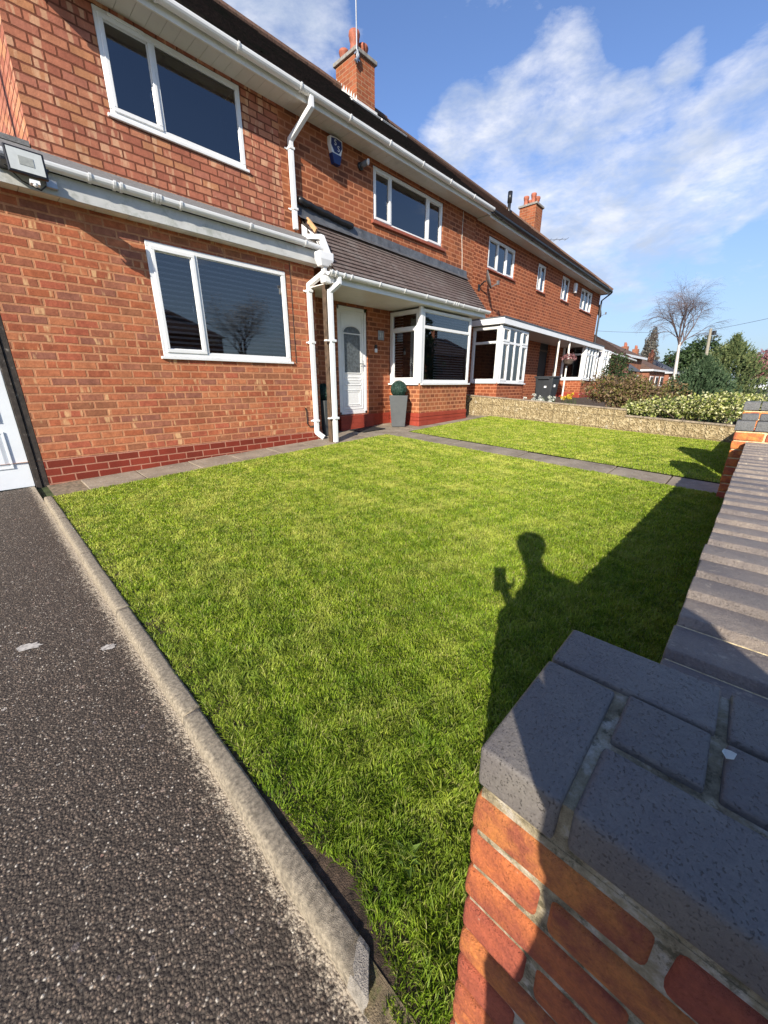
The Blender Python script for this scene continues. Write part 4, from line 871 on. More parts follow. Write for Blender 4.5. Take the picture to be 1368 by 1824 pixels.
q=MB(); q.lathe((14.3,5.0,.55),[(.03,0),(.13,.06),(.17,.15),(.18,.2)],12); q.build('basket',M['bark'],hb)
def cloud(name,mat,parent,centers,N,leaf,seed,asp=.55,upb=0):
    """leaf faces scattered through ellipsoids: centers=(x,y,z,rx,ry,rz)"""
    rg=np.random.default_rng(seed); w=np.array([c[3]*c[4]*c[5] for c in centers])**.67; w/=w.sum(); Vs=[];n0=0
    for c,k in zip(centers,w):
        n=max(8,int(N*k)); u=rg.normal(size=(n,3)); u/=np.linalg.norm(u,axis=1)[:,None]; r=rg.uniform(.35,1.05,n)**.5
        lump=1+.22*np.sin(u[:,0]*5+seed)*np.cos(u[:,1]*6-seed)+.15*np.sin(u[:,2]*9+u[:,0]*4)
        P=u*(r*lump)[:,None]*np.array(c[3:6])+np.array(c[:3]); a=rg.normal(size=(n,3)); a[:,2]+=upb; a/=np.linalg.norm(a,axis=1)[:,None]
        b=np.cross(a,rg.normal(size=(n,3))); b/=np.linalg.norm(b,axis=1)[:,None]+1e-9; L=(leaf*rg.uniform(.6,1.3,n))[:,None]
        Vs.append(np.stack([P-a*L,P+b*L*asp,P+a*L,P-b*L*asp],1)); n0+=n
    V=np.concatenate(Vs); return np_mesh(name,V.reshape(-1,3),[(np.arange(n0)*4)[:,None]+np.array([[0,1,2,3]])],mat,parent)
cloud('dried_flowers',M['pinkleaf'],hb,[(14.3,5.0,.80,.22,.22,.13)],500,.03,3)
q=MB(); q.tube([(14.3,5.0,.75),(14.42,5.08,1.3)],.006,5); q.build('chain',M['steel'],hb)
# bulbs behind the low wall
def bulbs(x,y,label,petal,seed,n=26,w=.28):
    z=H(x,y)+.05; t=thing('flowering_bulbs',label,'flowers',(x,y,z),'clumps of spring bulbs behind the low wall'); rg=random.Random(seed); q=MB()
    for i in range(n):
        a=rg.uniform(0,6.28); r=rg.uniform(0,w); b=Vector((x+r*math.cos(a),y+r*math.sin(a),z)); l=Vector((rg.uniform(-.08,.08),rg.uniform(-.08,.08),rg.uniform(.22,.42))); s=Vector((.012,.0,0)); q.add([b-s,b+s,b+l*.6+s,b+l,b+l*.6-s],[(0,1,2,3,4)])
    q.build('leaves',M['daffleaf'],t); [cloud('flower',petal,t,[(x+rg.uniform(-w,w)*.8,y+rg.uniform(-w,w)*.8,z+rg.uniform(.26,.42),.05,.05,.04)],30,.022,seed*20+_) for _ in range(9)]
bulbs(9.9,4.25,'white flowering bulbs peeping over the stone wall before the bin',M['whitepetal'],1)
bulbs(10.6,4.2,'second clump of white bulbs right of the bin, in front of the striped post',M['whitepetal'],2,30,.35)
bulbs(11.6,3.9,'yellow daffodil clump near the red plinth of the end house',M['yellow'],3)
# shrubs
def shrub(name,label,cat,base,centers,N,leaf,mat,seed,stems=10,asp=.55,stemmat=None,upb=0,group=None,leafname='foliage'):
    t=thing(name,label,cat,base,group); cloud(leafname,mat,t,centers,N,leaf,seed,asp,upb); rg=random.Random(seed); q=MB()
    for i in range(stems):
        c=centers[i%len(centers)]; e=Vector((c[0]+rg.uniform(-.8,.8)*c[3],c[1]+rg.uniform(-.8,.8)*c[4],c[2]+rg.uniform(.2,.95)*c[5])); b=Vector(base)+Vector((rg.uniform(-.15,.15),rg.uniform(-.15,.15),-.05))
        q.tube([b,b.lerp(e,.5)+Vector((rg.uniform(-.05,.05),rg.uniform(-.05,.05),.06)),e],[.018,.011,.004],5)
    q.build('stems',stemmat or M['bark'],t,warp=False); return t
rg=random.Random(11)
cs=[(9.85+rg.uniform(-.25,.6),2.02+rg.uniform(-.70,.62),-.22+rg.uniform(-.12,.12),.40,.34,.30) for _ in range(9)]
shrub('hydrangea_bush','brown dry hydrangea bush behind the low stone wall','bush',(10,2.1,-.75),cs,9500,.026,M['brownleaf'],4,60)
cs=[(9.28+.1*i%.2,1.85-.19*i,-.50+.012*i+rg.uniform(-.03,.03),.30,.20,.17+.012*i) for i in range(9)]
shrub('variegated_shrub','cream and green variegated shrub spreading along the top of the low wall','shrub',(9.4,1,-.9),cs,6500,.026,M['varieg'],5,30,.6)
cs=[(10.4,.45-.2*i,-.42+rg.uniform(-.05,.05),.4,.25,.18) for i in range(3)]
shrub('variegated_shrub','yellow-green shrub mound below the parked car, right of the juniper','shrub',(10.4,.3,-.8),cs,3000,.022,M['varieg'],15,12,.6)
def juniper(label,x,y,z0,ht,r,mat,seed,N=1500):
    t=thing('juniper',label,'conifer',(x,y,z0),'junipers behind the low wall'); rg=np.random.default_rng(seed); V=[];k=0
    for i in range(N):
        a=rg.uniform(0,6.283); f=rg.uniform(0,1)**.8; rr=r*(np.sin(np.pi*min(1,(f*.80+.24)))**.75)*rg.uniform(.45,1.0)*(1+.28*np.sin(3*a+seed))
        p=np.array([x+rr*np.cos(a),y+rr*np.sin(a),z0+ht*f*.86])
        d=np.array([np.cos(a)*.45,np.sin(a)*.45,1.0])+rg.normal(0,.16,3); d/=np.linalg.norm(d); L=rg.uniform(.10,.24)*(1.1-.3*f)
        for j in range(9):
            s=j/9; q=p+d*L*s+rg.normal(0,.006,3); w=.026*(1-s*.75); sd=np.cross(d,rg.normal(size=3)); sd/=np.linalg.norm(sd)
            V.append([q-sd*w,q+d*w*.9-sd*w*.2,q+d*w*2.1+sd*w*.5,q+sd*w]); k+=1
    np_mesh('foliage',np.array(V).reshape(-1,3),[(np.arange(k)*4)[:,None]+np.array([[0,1,2,3]])],mat,t)
    q=MB(); q.tube([(x,y,z0-.1),(x,y,z0+ht*.8)],[.05,.01],6); q.build('trunk',M['bark'],t)
juniper('dense blue-green juniper, the lower and left of the pair beyond the wall',11.0,1.02,-.85,1.50,.60,M['juniper'],1,2000)
juniper('tall olive-green juniper with feathery tips, the right of the pair',11.6,.66,-.85,2.0,.70,M['juniper2'],2,2500)
shrub('evergreen_shrub','dark green glossy shrub by the last bay window','shrub',(15.6,3.9,-.7),[(15.7,3.9,.35,.45,.4,.5),(15.9,4.0,.0,.5,.5,.5),(15.6,3.8,.65,.3,.3,.35)],2600,.035,M['darkleaf'],6,12)
q=MB(); q.lathe((11.2,1.62,-.8),[(.055,0),(.05,.55),(.04,.60)],10); o=q.build('stone_post',simple('pink_stone',(.48,.33,.25),.8,.1,10)); tag(o,'short pinkish stone post between the brown bush and juniper','post')
# ------------------------------------------------------------------ low stone wall (boundary)
XW=8.95
def stone():
    m,t=newmat('moulded_stone_blocks'); vec,p,u,v,sp=wallvec(t,0,.0)
    sh=t.m('MULTIPLY',sp.outputs[1],-.045); vv=t.a('CombineXYZ',{'X':sp.outputs[1],'Y':t.m('ADD',sp.outputs[2],sh),'Z':0.0}).outputs[0]
    b=t.a('TexBrick',{'Vector':vv,'Color1':(0,0,0,1),'Color2':(1,1,1,1),'Scale':1.0,'Mortar Size':.010,'Mortar Smooth':.4,'Brick Width':.30,'Row Height':.245}); b.offset=0
    w=t.a('TexWave',{'Vector':p,'Scale':7.0,'Distortion':12.0,'Detail':2.0,'Detail Scale':2.2}); n=t.noise(p,14,6,.6)
    c=t.ramp(n,[(.3,(.26,.19,.10)),(.5,(.40,.31,.17)),(.7,(.54,.44,.27))]); c=t.mix(t.mapr(w.outputs[0],.25,.0,0,.7),c,(.20,.135,.06))
    c=t.mix(t.m('MULTIPLY',b.outputs[1],.55),c,(.24,.18,.10)); g=t.noise(p,7,8,.7); c=t.mix(t.mapr(g,.60,.70,0,.8),c,(.60,.54,.43))
    setb(t,Base_Color=c,Roughness=.9,Specular_IOR_Level=.2); hh=t.m('SUBTRACT',t.m('MULTIPLY',w.outputs[0],.8),t.m('MULTIPLY',b.outputs[1],.7)); bump(t,t.m('ADD',hh,n),1,.02); return m
M['stone']=stone()
sw=thing('garden_wall','low buff moulded stone wall between the two front gardens','garden wall',(XW,2.6,-.95))
q=MB(); ps=[(5.86,-.27),(3.9,-.375),(1.89,-.49),(1.89,-.605),(.12,-.69)]
for (ya,za),(yb,zb) in ((ps[0],ps[1]),(ps[1],ps[2]),(ps[3],ps[4])):
    n=12
    for i in range(n):
        a,b=i/n,(i+1)/n; Y0,Y1=ya+(yb-ya)*a,ya+(yb-ya)*b; Z0,Z1=za+(zb-za)*a-.03,za+(zb-za)*b-.03
        q.add([(XW,Y0,-1.4),(XW,Y1,-1.4),(XW,Y1,Z1),(XW,Y0,Z0),(XW+.11,Y0,-1.4),(XW+.11,Y1,-1.4),(XW+.11,Y1,Z1),(XW+.11,Y0,Z0)],[(0,1,2,3),(3,2,6,7),(5,4,7,6)])
q.add([(XW,.12,-1.4),(XW+.11,.12,-1.4),(XW+.11,.12,-.72),(XW,.12,-.72)],[(0,1,2,3)]); q.add([(XW,1.89,-.65),(XW+.11,1.89,-.65),(XW+.11,1.89,-.52),(XW,1.89,-.52)],[(0,1,2,3)])
q.build('blockwork',M['stone'],sw)
q=MB(); rg=random.Random(4)
for (ya,za),(yb,zb) in ((ps[0],ps[1]),(ps[1],ps[2]),(ps[3],ps[4])):
    y=ya
    while y>yb+.02:
        y1=max(y-.31,yb); z=za+(zb-za)*((ya-y)/(ya-yb)); z1=za+(zb-za)*((ya-y1)/(ya-yb)); o=rg.uniform(-.006,.006); k=.012
        q.add([(XW-k+o,y-.003,z-.029),(XW-k+o,y1+.003,z1-.029),(XW+.125,y1+.003,z1-.029),(XW+.125,y-.003,z-.029),(XW-k+o,y-.003,z),(XW-k+o,y1+.003,z1),(XW+.125,y1+.003,z1),(XW+.125,y-.003,z)],[(3,2,1,0),(4,5,6,7),(0,1,5,4),(1,2,6,5),(2,3,7,6),(3,0,4,7)]); y=y1
q.build('coping',simple('stone_coping',(.33,.26,.18),.9,.25,16,dirt=((.14,.12,.08),9,.52,.7),bumpst=.8),sw,bevel=.006)
# ------------------------------------------------------------------ front wall and brick pillars
def clay(name,cols,rough=.8,mott=.5,pitc=(.25,.05,.03),worn=None,ba=2.2):
    m,t=newmat(name); g=t.a('NewGeometry'); p=g.outputs['Position']; r=g.outputs['Random Per Island']
    c=t.ramp(r,[(i/len(cols),k) for i,k in enumerate(cols)],'CONSTANT')
    off=t.a('VectorMath',{0:p,1:t.a('CombineXYZ',{'X':t.m('MULTIPLY',r,31),'Y':t.m('MULTIPLY',r,17),'Z':0.0}).outputs[0]},operation='ADD').outputs[0]
    n=t.noise(off,14,8,.7); c=t.mix(t.mapr(n,.40,.62,0,mott),c,pitc)
    n2=t.noise(off,170,4,.7); c=t.mix(.35,c,t.ramp(n2,[(.32,(.45,.45,.45)),(.6,(1,1,1))]),'MULTIPLY')
    if worn: c=t.mix(t.mapr(t.noise(p,worn[1],7,.75),worn[2],worn[2]+.08,0,.75),c,worn[0])
    setb(t,Base_Color=c,Roughness=rough,Specular_IOR_Level=.35)
    pit=t.noise(p,260,3,.6); h=t.m('ADD',t.m('MULTIPLY',t.noise(off,38,9,.75),ba),t.m('MULTIPLY',t.mapr(pit,.30,.40,0,1),.5)); bump(t,h,.9,.008); return m
M['clay']=clay('red_clay_brick',[(.80,.27,.075),(.72,.21,.07),(.56,.14,.07),(.82,.30,.08),(.76,.24,.065)],.85,.85,(.36,.09,.06),worn=((.62,.45,.32),34,.66))
M['blueb']=clay('blue_engineering_brick',[(.165,.15,.13),(.19,.17,.148),(.145,.13,.117)],.5,.5,(.13,.115,.115),worn=((.30,.27,.25),60,.66),ba=.5)
M['coping']=clay('coping_brick_brown',[(.30,.25,.21),(.35,.285,.23),(.25,.21,.185)],.5,.6,(.20,.17,.16),worn=((.50,.42,.32),25,.58))
M['greycap']=clay('grey_cap_brick',[(.17,.17,.17),(.20,.20,.195)],.7,.4,(.13,.13,.13))
mm,t=newmat('pointing_mortar'); p=pos(t); c=t.ramp(t.noise(p,22,7,.7),[(.32,(.18,.145,.085)),(.5,(.45,.37,.23)),(.66,(.74,.67,.55))]); c=t.mix(t.mapr(t.noise(p,26,6,.75),.52,.60,0,.75),c,(.10,.085,.04)); setb(t,Base_Color=c,Roughness=.95); bump(t,t.noise(p,80,7,.7),1,.012); M['mortar']=mm
mm,t=newmat('sandy_mortar'); p=pos(t); c=t.ramp(t.noise(p,60,5,.7),[(.3,(.42,.32,.16)),(.6,(.72,.58,.34))]); setb(t,Base_Color=c,Roughness=.95); bump(t,t.noise(p,120,5),1,.006); M['sandmortar']=mm
def rbrick(mb,x0,x1,y0,y1,z0,z1,rr,rg,cham=.009,jit=.0025):
    """one brick with softened, slightly uneven arrises"""
    import bmesh
    bm=bmesh.new(); bmesh.ops.create_cube(bm,size=1); 
    for v in bm.verts: v.co=Vector(((x0+x1)/2+v.co.x*(x1-x0),(y0+y1)/2+v.co.y*(y1-y0),(z0+z1)/2+v.co.z*(z1-z0)))+Vector((rg.uniform(-jit,jit),rg.uniform(-jit,jit),rg.uniform(-jit,jit)))
    bmesh.ops.bevel(bm,geom=bm.edges[:],offset=cham,segments=3,profile=.6,affect='EDGES')
    bm.verts.ensure_lookup_table(); bm.verts.index_update()
    mb.add([v.co.copy() for v in bm.verts],[[v.index for v in f.verts] for f in bm.faces]); bm.free()
def brick_pillar(root,x0,x1,y0,y1,zb,ztop,rows,seed,bmat,mmat,course=.0755,ch=.012,mi=.012):
    rg=random.Random(seed); q=MB(); j=.013
    z=ztop; k=0
    for r in range(rows):
        zt=z-j; zb_=z-course; L=.215; h=.1025; w=x1-x0; d=y1-y0
        if k%2==0:
            # stretcher from the +Y corner on the -X face, then a header-width remainder
            A=[(x0,x0+h,y1-L,y1),(x0,x0+h,y0,y1-L-j),(x0+h+j,x1,y1-h,y1),(x1-h,x1,y0,y1-h-j),(x0+h+j,x1-h-j,y0,y0+h)]
        else:
            A=[(x0,x0+L,y1-h,y1),(x0,x0+h,y1-h-j-L,y1-h-j),(x0+L+j,x1,y1-h,y1),(x1-h,x1,y0,y1-h-j),(x0+h+j,x1-h-j,y0,y0+h)]
        for (a,b,c,dd) in A:
            if b-a>.02 and dd-c>.02: o=rg.uniform(-.002,.002); rbrick(q,a+o,b,c,dd+o,zb_,zt,0,rg,ch)
        z-=course; k+=1
    q.build('brickwork',bmat,root,smooth=True)
    q=MB(); q.box(x0+mi,x1-mi,y0+mi,y1-mi,zb,ztop-.001); q.build('mortar',mmat,root)
# near pillar
pz=-.45
np_=thing('brick_pillar','brick pillar with a blue engineering brick cap close to the viewer, beside the lawn','pillar',(.53,0,-1.3),'brick pillars of the front wall')
brick_pillar(np_,.357,.706,-.168,.168,-1.35,pz-.078,12,5,M['clay'],M['mortar'],.0765,.012,.008)
q=MB(); rg=random.Random(8)
caps=[(.357,.587,.064,.166),(.598,.705,-.055,.166),(.598,.705,-.165,-.067),(.489,.592,-.052,.047),(.358,.475,-.17,.050),(.489,.588,-.165,-.067)]
for i,(a,b,c,d) in enumerate(caps): rbrick(q,a,b,c,d,pz-.066,pz+(.001 if i%2 else 0),0,rg,.006 if i!=4 else .010,.0012)
o=q.build('cap_bricks',M['blueb'],np_,smooth=True)
q=MB(); q.box(.366,.699,-.16,.158,pz-.09,pz-.010); q.build('cap_mortar',M['mortar'],np_)
# petal lying on the cap
q=MB(); q.add([(.556,-.083,0),(.549,-.088,.004),(.540,-.086,.002),(.537,-.079,.001),(.543,-.074,.003),(.551,-.076,.002)],[(0,1,2,3,4,5)]); q.xf(lambda x,y,z:(x+.012,y+.012,pz+.005+z*1.2)); o=q.build('petal',M['whitepetal']); so2=o.modifiers.new('s','SOLIDIFY'); so2.thickness=.0008; tag(o,'tiny white petal lying on the near pillar cap','petal')
# garden wall with saw-tooth brick coping
fw=thing('front_wall','front garden wall with a saw-tooth coping of brown bricks, running between the brick pillars','garden wall',(2.8,-.08,-1.2))
q=MB(); 
def fz0(x): return -.575
q.box(.706,5.06,-.185,.018,-1.45,-.640); q.build('brickwork',brick('front_wall_brick',[(.44,.10,.04),(.36,.075,.035),(.48,.12,.045)],(.20,.17,.12),bw=.225,bh=.0755,oz=.02),fw)
q=MB(); x=.72; rg=random.Random(9); tooth=.163; i=0; sm=MB()
while x<5.03:
    w=min(tooth,5.055-x); o=rg.uniform(-.0025,.0025); yl=.032-.0035*(x-.7)+rg.uniform(-.003,.003); yr=-.205
    hz=.0; z0=-.640; zl=-.530+o; zr=-.543+o
    import bmesh
    bm=bmesh.new(); P=[(x,z0),(x+w-.006,z0),(x+w-.006,zr),(x+.020,zl),(x+.002,zl-.032)]
    a=[bm.verts.new((px,yl,pz_)) for px,pz_ in P]; b=[bm.verts.new((px,yr,pz_+rg.uniform(-.001,.001))) for px,pz_ in P]
    bm.faces.new(a); bm.faces.new(b[::-1])
    for k in range(5): bm.faces.new((a[k],b[k],b[(k+1)%5],a[(k+1)%5]))
    bmesh.ops.recalc_face_normals(bm,faces=bm.faces[:]); bmesh.ops.bevel(bm,geom=bm.edges[:],offset=.0035,segments=2,profile=.6,affect='EDGES'); bm.verts.index_update()
    q.add([v.co.copy() for v in bm.verts],[[v.index for v in f.verts] for f in bm.faces]); bm.free()
    sm.add([(x+w-.010,yl-.004,-.559),(x+w-.010,yr,-.559),(x+w+.006,yr,-.550),(x+w+.006,yl-.004,-.550)],[(0,1,2,3)])
    x+=tooth; i+=1
q.build('coping_bricks',M['coping'],fw,smooth=True); sm.build('coping_mortar',M['sandmortar'],fw)
# far pillars either side of the little gate gap
def far_pillar(x0,x1,zt,label,seed,step=True):
    t=thing('brick_pillar',label,'pillar',((x0+x1)/2,-.05,-1.15),'brick pillars of the front wall')
    brick_pillar(t,x0,x1,-.225,.118,-1.45,zt-.095,10,seed,M['clay'],M['sandmortar'],.0855,.010,.010)
    q=MB(); rg=random.Random(seed)
    for (a,b) in ((-.23,-.02),(-.01,.125)): rbrick(q,x0-.006,x1+.006,a,b,zt-.09,zt,0,rg,.008)
    if step:
        for (a,b) in ((-.21,-.03),(-.02,.10)): rbrick(q,x0+.07,x1+.006,a,b,zt+.002,zt+.062,0,rg,.012)
    q.build('cap_bricks',M['greycap'],t,smooth=True)
far_pillar(5.06,5.285,-.345,'brick pillar with a stepped grey cap at the far end of the front wall',21)
far_pillar(6.10,6.42,-.205,'brick pillar with a flat grey cap just past the path opening',22,False)
q=MB(); q.box(6.43,8.93,-.20,.02,-1.4,-.57); o=q.build('front_wall',bpy.data.materials['front_wall_brick'],bevel=.01); tag(o,'short stretch of low front wall hidden behind the far pillars','garden wall')
# ------------------------------------------------------------------ far street: houses, trees, car, pole
def far_house(x0,x1,y0,y1,zg,ez,rz,rmat,label,wallmat=None,hip=True,wins=3,chims=((.5,.5),),gable=False,white=False):
    t=thing('brick_house',label,'house',((x0+x1)/2,(y0+y1)/2,zg)); wm=wallmat or M['br_far']; q=MB(); q.box(x0,x1,y0,y1,zg,ez); q.build('wall',wm,t)
    o=.3; ym=(y0+y1)/2; h=(y1-y0)/2 if hip else 0; q=MB(); a0,a1=x0+h*.9,x1-h*.9
    if a0>a1: a0=a1=(x0+x1)/2
    V=[(x0-o,y0-o,ez),(x1+o,y0-o,ez),(x1+o,y1+o,ez),(x0-o,y1+o,ez),(a0,ym,rz),(a1,ym,rz)]
    q.add(V,[(0,1,5,4),(1,2,5),(2,3,4,5),(3,0,4),(3,2,1,0)]); q.build('roof',rmat,t)
    q=MB(); q.box(x0-o-.02,x1+o+.02,y0-o-.05,y0-o,ez-.16,ez+.02); q.box(x0-o-.05,x0-o,y0-o,y1+o,ez-.16,ez+.02); q.build('fascia',M['upvc'],t)
    for (fx_,fy_) in chims:
        cx_,cy_=x0+(x1-x0)*fx_,y0+(y1-y0)*fy_; q=MB(); q.box(cx_-.32,cx_+.32,cy_-.3,cy_+.3,ez,rz+.8); c=q.build('chimney',wm,t); q=MB(); q.lathe((cx_-.15,cy_,rz+.8),[(.12,0),(.12,.4)],8); q.lathe((cx_+.2,cy_,rz+.8),[(.12,0),(.12,.3)],8); q.build('chimney_pot',M['terracotta'],None).parent=c
    for i in range(wins):
        for lv in range(2):
            zz=zg+.9+lv*2.4
            if zz+1.1>ez: continue
            cx_=x0+(x1-x0)*(i+.5)/wins; q=MB(); q.box(cx_-.8,cx_+.8,y0-.06,y0-.002,zz,zz+1.1); w=q.build('window',M['upvc'],t); q=MB()
            for k in (-1,0,1): q.box(cx_+k*.5-.2,cx_+k*.5+.2,y0-.07,y0-.062,zz+.1,zz+1.0)
            q.build('pane',M['dark'],None).parent=w
    for lv in range(2):
        zz=zg+.9+lv*2.4
        if zz+1.1>ez: continue
        q=MB(); q.box(x0-.06,x0-.002,ym-.6,ym+.6,zz,zz+1.1); w=q.build('window',M['upvc'],t); q=MB(); q.box(x0-.07,x0-.062,ym-.5,ym-.05,zz+.1,zz+1.0); q.box(x0-.07,x0-.062,ym+.05,ym+.5,zz+.1,zz+1.0); q.build('pane',M['dark'],None).parent=w
    return t
FARH=[(37,45,9,15,2.2,3.9,M['tile_brown'],'far house with a steep brown hipped roof and tall chimney',((.15,.5),)),
 (51,60,9.3,15,1.35,3.0,M['tile_brown'],'second far house along the street, brown roof and two chimneys',((.05,.5),(.6,.5))),
 (65,73,9.6,15,1.35,3.1,M['tile_slate'],'far house with a grey slate roof beside the poplar',((.2,.5),)),
 (78,87,9.5,15,1.3,3.0,M['tile_slate'],'far house with a slate roof behind the birch trunk',((.3,.5),)),
 (93,102,8.6,14,1.3,3.0,M['tile_brown'],'farthest brick house, just left of the juniper',((.3,.5),))]
for (a,b,c,d,e,f,mt,lb,chs) in FARH: far_house(a,b,c,d,-1.3,e,f,mt,lb,chims=chs)
gh=thing('garage','low far garage with a grey slate hipped roof behind the brown bush','garage',(31,8,-1))
q=MB(); q.box(29,34,7,11,-1.3,.75); q.build('wall',M['br_far'],gh); q=MB(); q.add([(28.7,6.7,.75),(34.3,6.7,.75),(34.3,11.3,.75),(28.7,11.3,.75),(31.3,9,2.5),(31.7,9,2.5)],[(0,1,5,4),(1,2,5),(2,3,4,5),(3,0,4),(3,2,1,0)]); q.build('roof',M['tile_slate'],gh)
q=MB(); q.box(30.0,31.4,6.94,6.995,-.3,.5); q.build('window',M['upvc'],gh)
q=MB(); q.box(44,62,6.0,6.2,-1.3,-.0); o=q.build('garden_wall',M['white']); tag(o,'long white rendered wall far down the street, behind the birch trunk','garden wall')
# recursive tree
def grow(mb,p,d,L,r,lev,rg,tips,droop=0,nb=3,spread=.5,shr=.74,maxlev=5):
    n=3; pts=[p]; rs=[r]
    for i in range(n):
        d=(d+Vector((rg.uniform(-.12,.12),rg.uniform(-.12,.12),rg.uniform(-.06,.08)-droop*lev*.05))).normalized(); p=p+d*L/n; pts.append(p); rs.append(r*(1-.35*(i+1)/n))
    mb.tube(pts,rs,6 if lev<2 else (4 if lev<4 else 3),cap=False)
    if lev>=maxlev: tips.append((p,d)); return
    k=nb+(1 if rg.random()<.4 else 0)
    for i in range(k):
        a=rg.uniform(0,6.283); ax_=d.cross(Vector((math.cos(a),math.sin(a),.3))).normalized(); nd=(Quaternion(ax_,spread*rg.uniform(.5,1.25))@d).normalized()
        st=pts[-1] if i<2 else pts[rg.choice((1,2))]
        grow(mb,st,nd,L*shr*rg.uniform(.8,1.15),rs[-1]*.72,lev+1,rg,tips,droop,nb,spread,shr,maxlev)
def tree(name,label,cat,base,trunk_h,r,L,lev,bark,twig,seed,lean=(0,0),droop=0,spread=.5,shr=.74,nb=3,leaf=None,leafn=4,leafs=.1):
    t=thing(name,label,cat,base); rg=random.Random(seed); b=Vector(base); top=b+Vector((lean[0],lean[1],trunk_h)); q=MB(); q.tube([b-Vector((0,0,.2)),b.lerp(top,.5)+Vector((.05,0,0)),top],[r,r*.85,r*.65],9,cap=False); q.build('trunk',bark,t)
    q=MB(); tips=[]
    for i in range(4):
        a=i*1.57+rg.uniform(-.4,.4); grow(q,top-Vector((0,0,.25*i*r*4)),Vector((math.cos(a)*.45,math.sin(a)*.45,1)).normalized(),L,r*.5,1,rg,tips,droop,nb,spread,shr,lev)
    q.build('crown',twig,t)
    if leaf:
        nr=np.random.default_rng(seed); P=np.repeat(np.array([tuple(p) for p,_ in tips]),leafn,0)+nr.normal(0,leafs*2.5,(len(tips)*leafn,3)); n=len(P)
        a=nr.normal(size=(n,3)); a/=np.linalg.norm(a,axis=1)[:,None]; bb=np.cross(a,nr.normal(size=(n,3))); bb/=np.linalg.norm(bb,axis=1)[:,None]
        V=np.stack([P-a*leafs,P+bb*leafs*.6,P+a*leafs,P-bb*leafs*.6],1); np_mesh('blossom',V.reshape(-1,3),[(np.arange(n)*4)[:,None]+np.array([[0,1,2,3]])],leaf,t)
    return t
tree('birch_tree','bare birch with a pale trunk and drooping twigs, tall against the sky','tree',(58.2,7.9,-1.1),5.6,.20,2.5,6,M['birch'],M['twig'],12,(.9,.5),droop=.8,spread=.55,shr=.75,nb=4)
def conifer_mass(label,x,y,z0,cs,seed,mat=None,N=4000,leaf=.3,name='conifer_tree'):
    t=thing(name,label,'tree',(x,y,z0)); cloud('crown',mat or M['darkleaf'],t,cs,N,leaf,seed); q=MB(); q.tube([(x,y,z0),(x,y,cs[0][2])],[.35,.2],8); q.build('trunk',M['bark'],t); return t
conifer_mass('broad dark conifer behind the birch, spreading flat layers',82,10,-1.1,[(80,11,2.5,2.6,2.6,2.2),(82,9.6,3.4,2.5,2.6,2.4),(84,8.5,4.6,2.2,2.4,2.4),(83,9,1.2,2.8,3,2)],3,N=9000,leaf=.22)
conifer_mass('narrow upright bare poplar far down the street',100,19,-1.1,[(100,19,2.2,1.3,2.1,3.0),(100,19,4.6,1.1,1.7,3.0),(100,19,7.2,.75,1.1,2.8),(100,18.8,9.3,.35,.5,1.6)],5,M['poplar'],N=8000,leaf=.20,name='poplar_tree')
conifer_mass('pink plum blossom tree at the right edge of the street',71,1.0,-1.1,[(71,.6,2.1,2.3,2.1,1.7),(72,-1.2,2.3,2.2,2.3,1.8),(70,1.9,1.3,1.5,1.2,1.0)],7,M['pinkleaf'],N=5000,leaf=.18,name='plum_tree')
shrub('hedge_bush','clipped yellow-green bush in the distance between brown bush and juniper','bush',(38,4.9,-1.1),[(38,4.9,-.35,1.1,.9,.7),(38.3,4.4,-.5,1,.9,.6)],2500,.07,M['hedge'],9,8)
shrub('hedge_bush','round green bush left of the juniper, under the far houses','bush',(17,2.35,-.8),[(17,2.35,-.5,.5,.35,.4)],1200,.04,M['hedge'],19,8)
for i,(x,y) in enumerate(((26,6.3),(24,5.6))):
    shrub('garden_shrub',['red leaved shrub before the far garage','green shrub under the end of the brown garage wing'][i],'shrub',(x,y,-.9),[(x,y,.0,.9,.7,.7),(x+.5,y-.3,-.2,.8,.7,.6)],1600,.06,[M['pinkleaf'],M['darkleaf']][i],30+i,8)
tp=thing('telegraph_pole','leaning timber telegraph pole with a dark junction at its top','pole',(47.4,4.35,-1))
q=MB(); q.tube([(47.4,4.35,-1.1),(48.0,4.55,2),(48.58,4.77,4.7)],[.15,.13,.11],10); q.build('pole_shaft',simple('pole_wood',(.28,.25,.19),.85,.1,4),tp)
q=MB(); q.tube([(48.4,4.45,4.15),(48.4,4.45,4.5)],.16,8); q.build('junction_box',M['black'],tp)
def wire(a,b,sag,label):
    a,b=Vector(a),Vector(b); q=MB(); q.tube([a.lerp(b,i/14)-Vector((0,0,sag*4*(i/14)*(1-i/14))) for i in range(15)],.014,4); o=q.build('overhead_wire',simple('wire',(.12,.13,.15),.6,.05,5)); tag(o,label,'wire','overhead telephone wires')
wire((48.58,4.77,4.6),(30,-9,5.6),.3,'overhead wire running right from the telegraph pole')
wire((48.58,4.77,4.6),(41,13,4.6),.2,'overhead wire running left from the telegraph pole to the far houses')
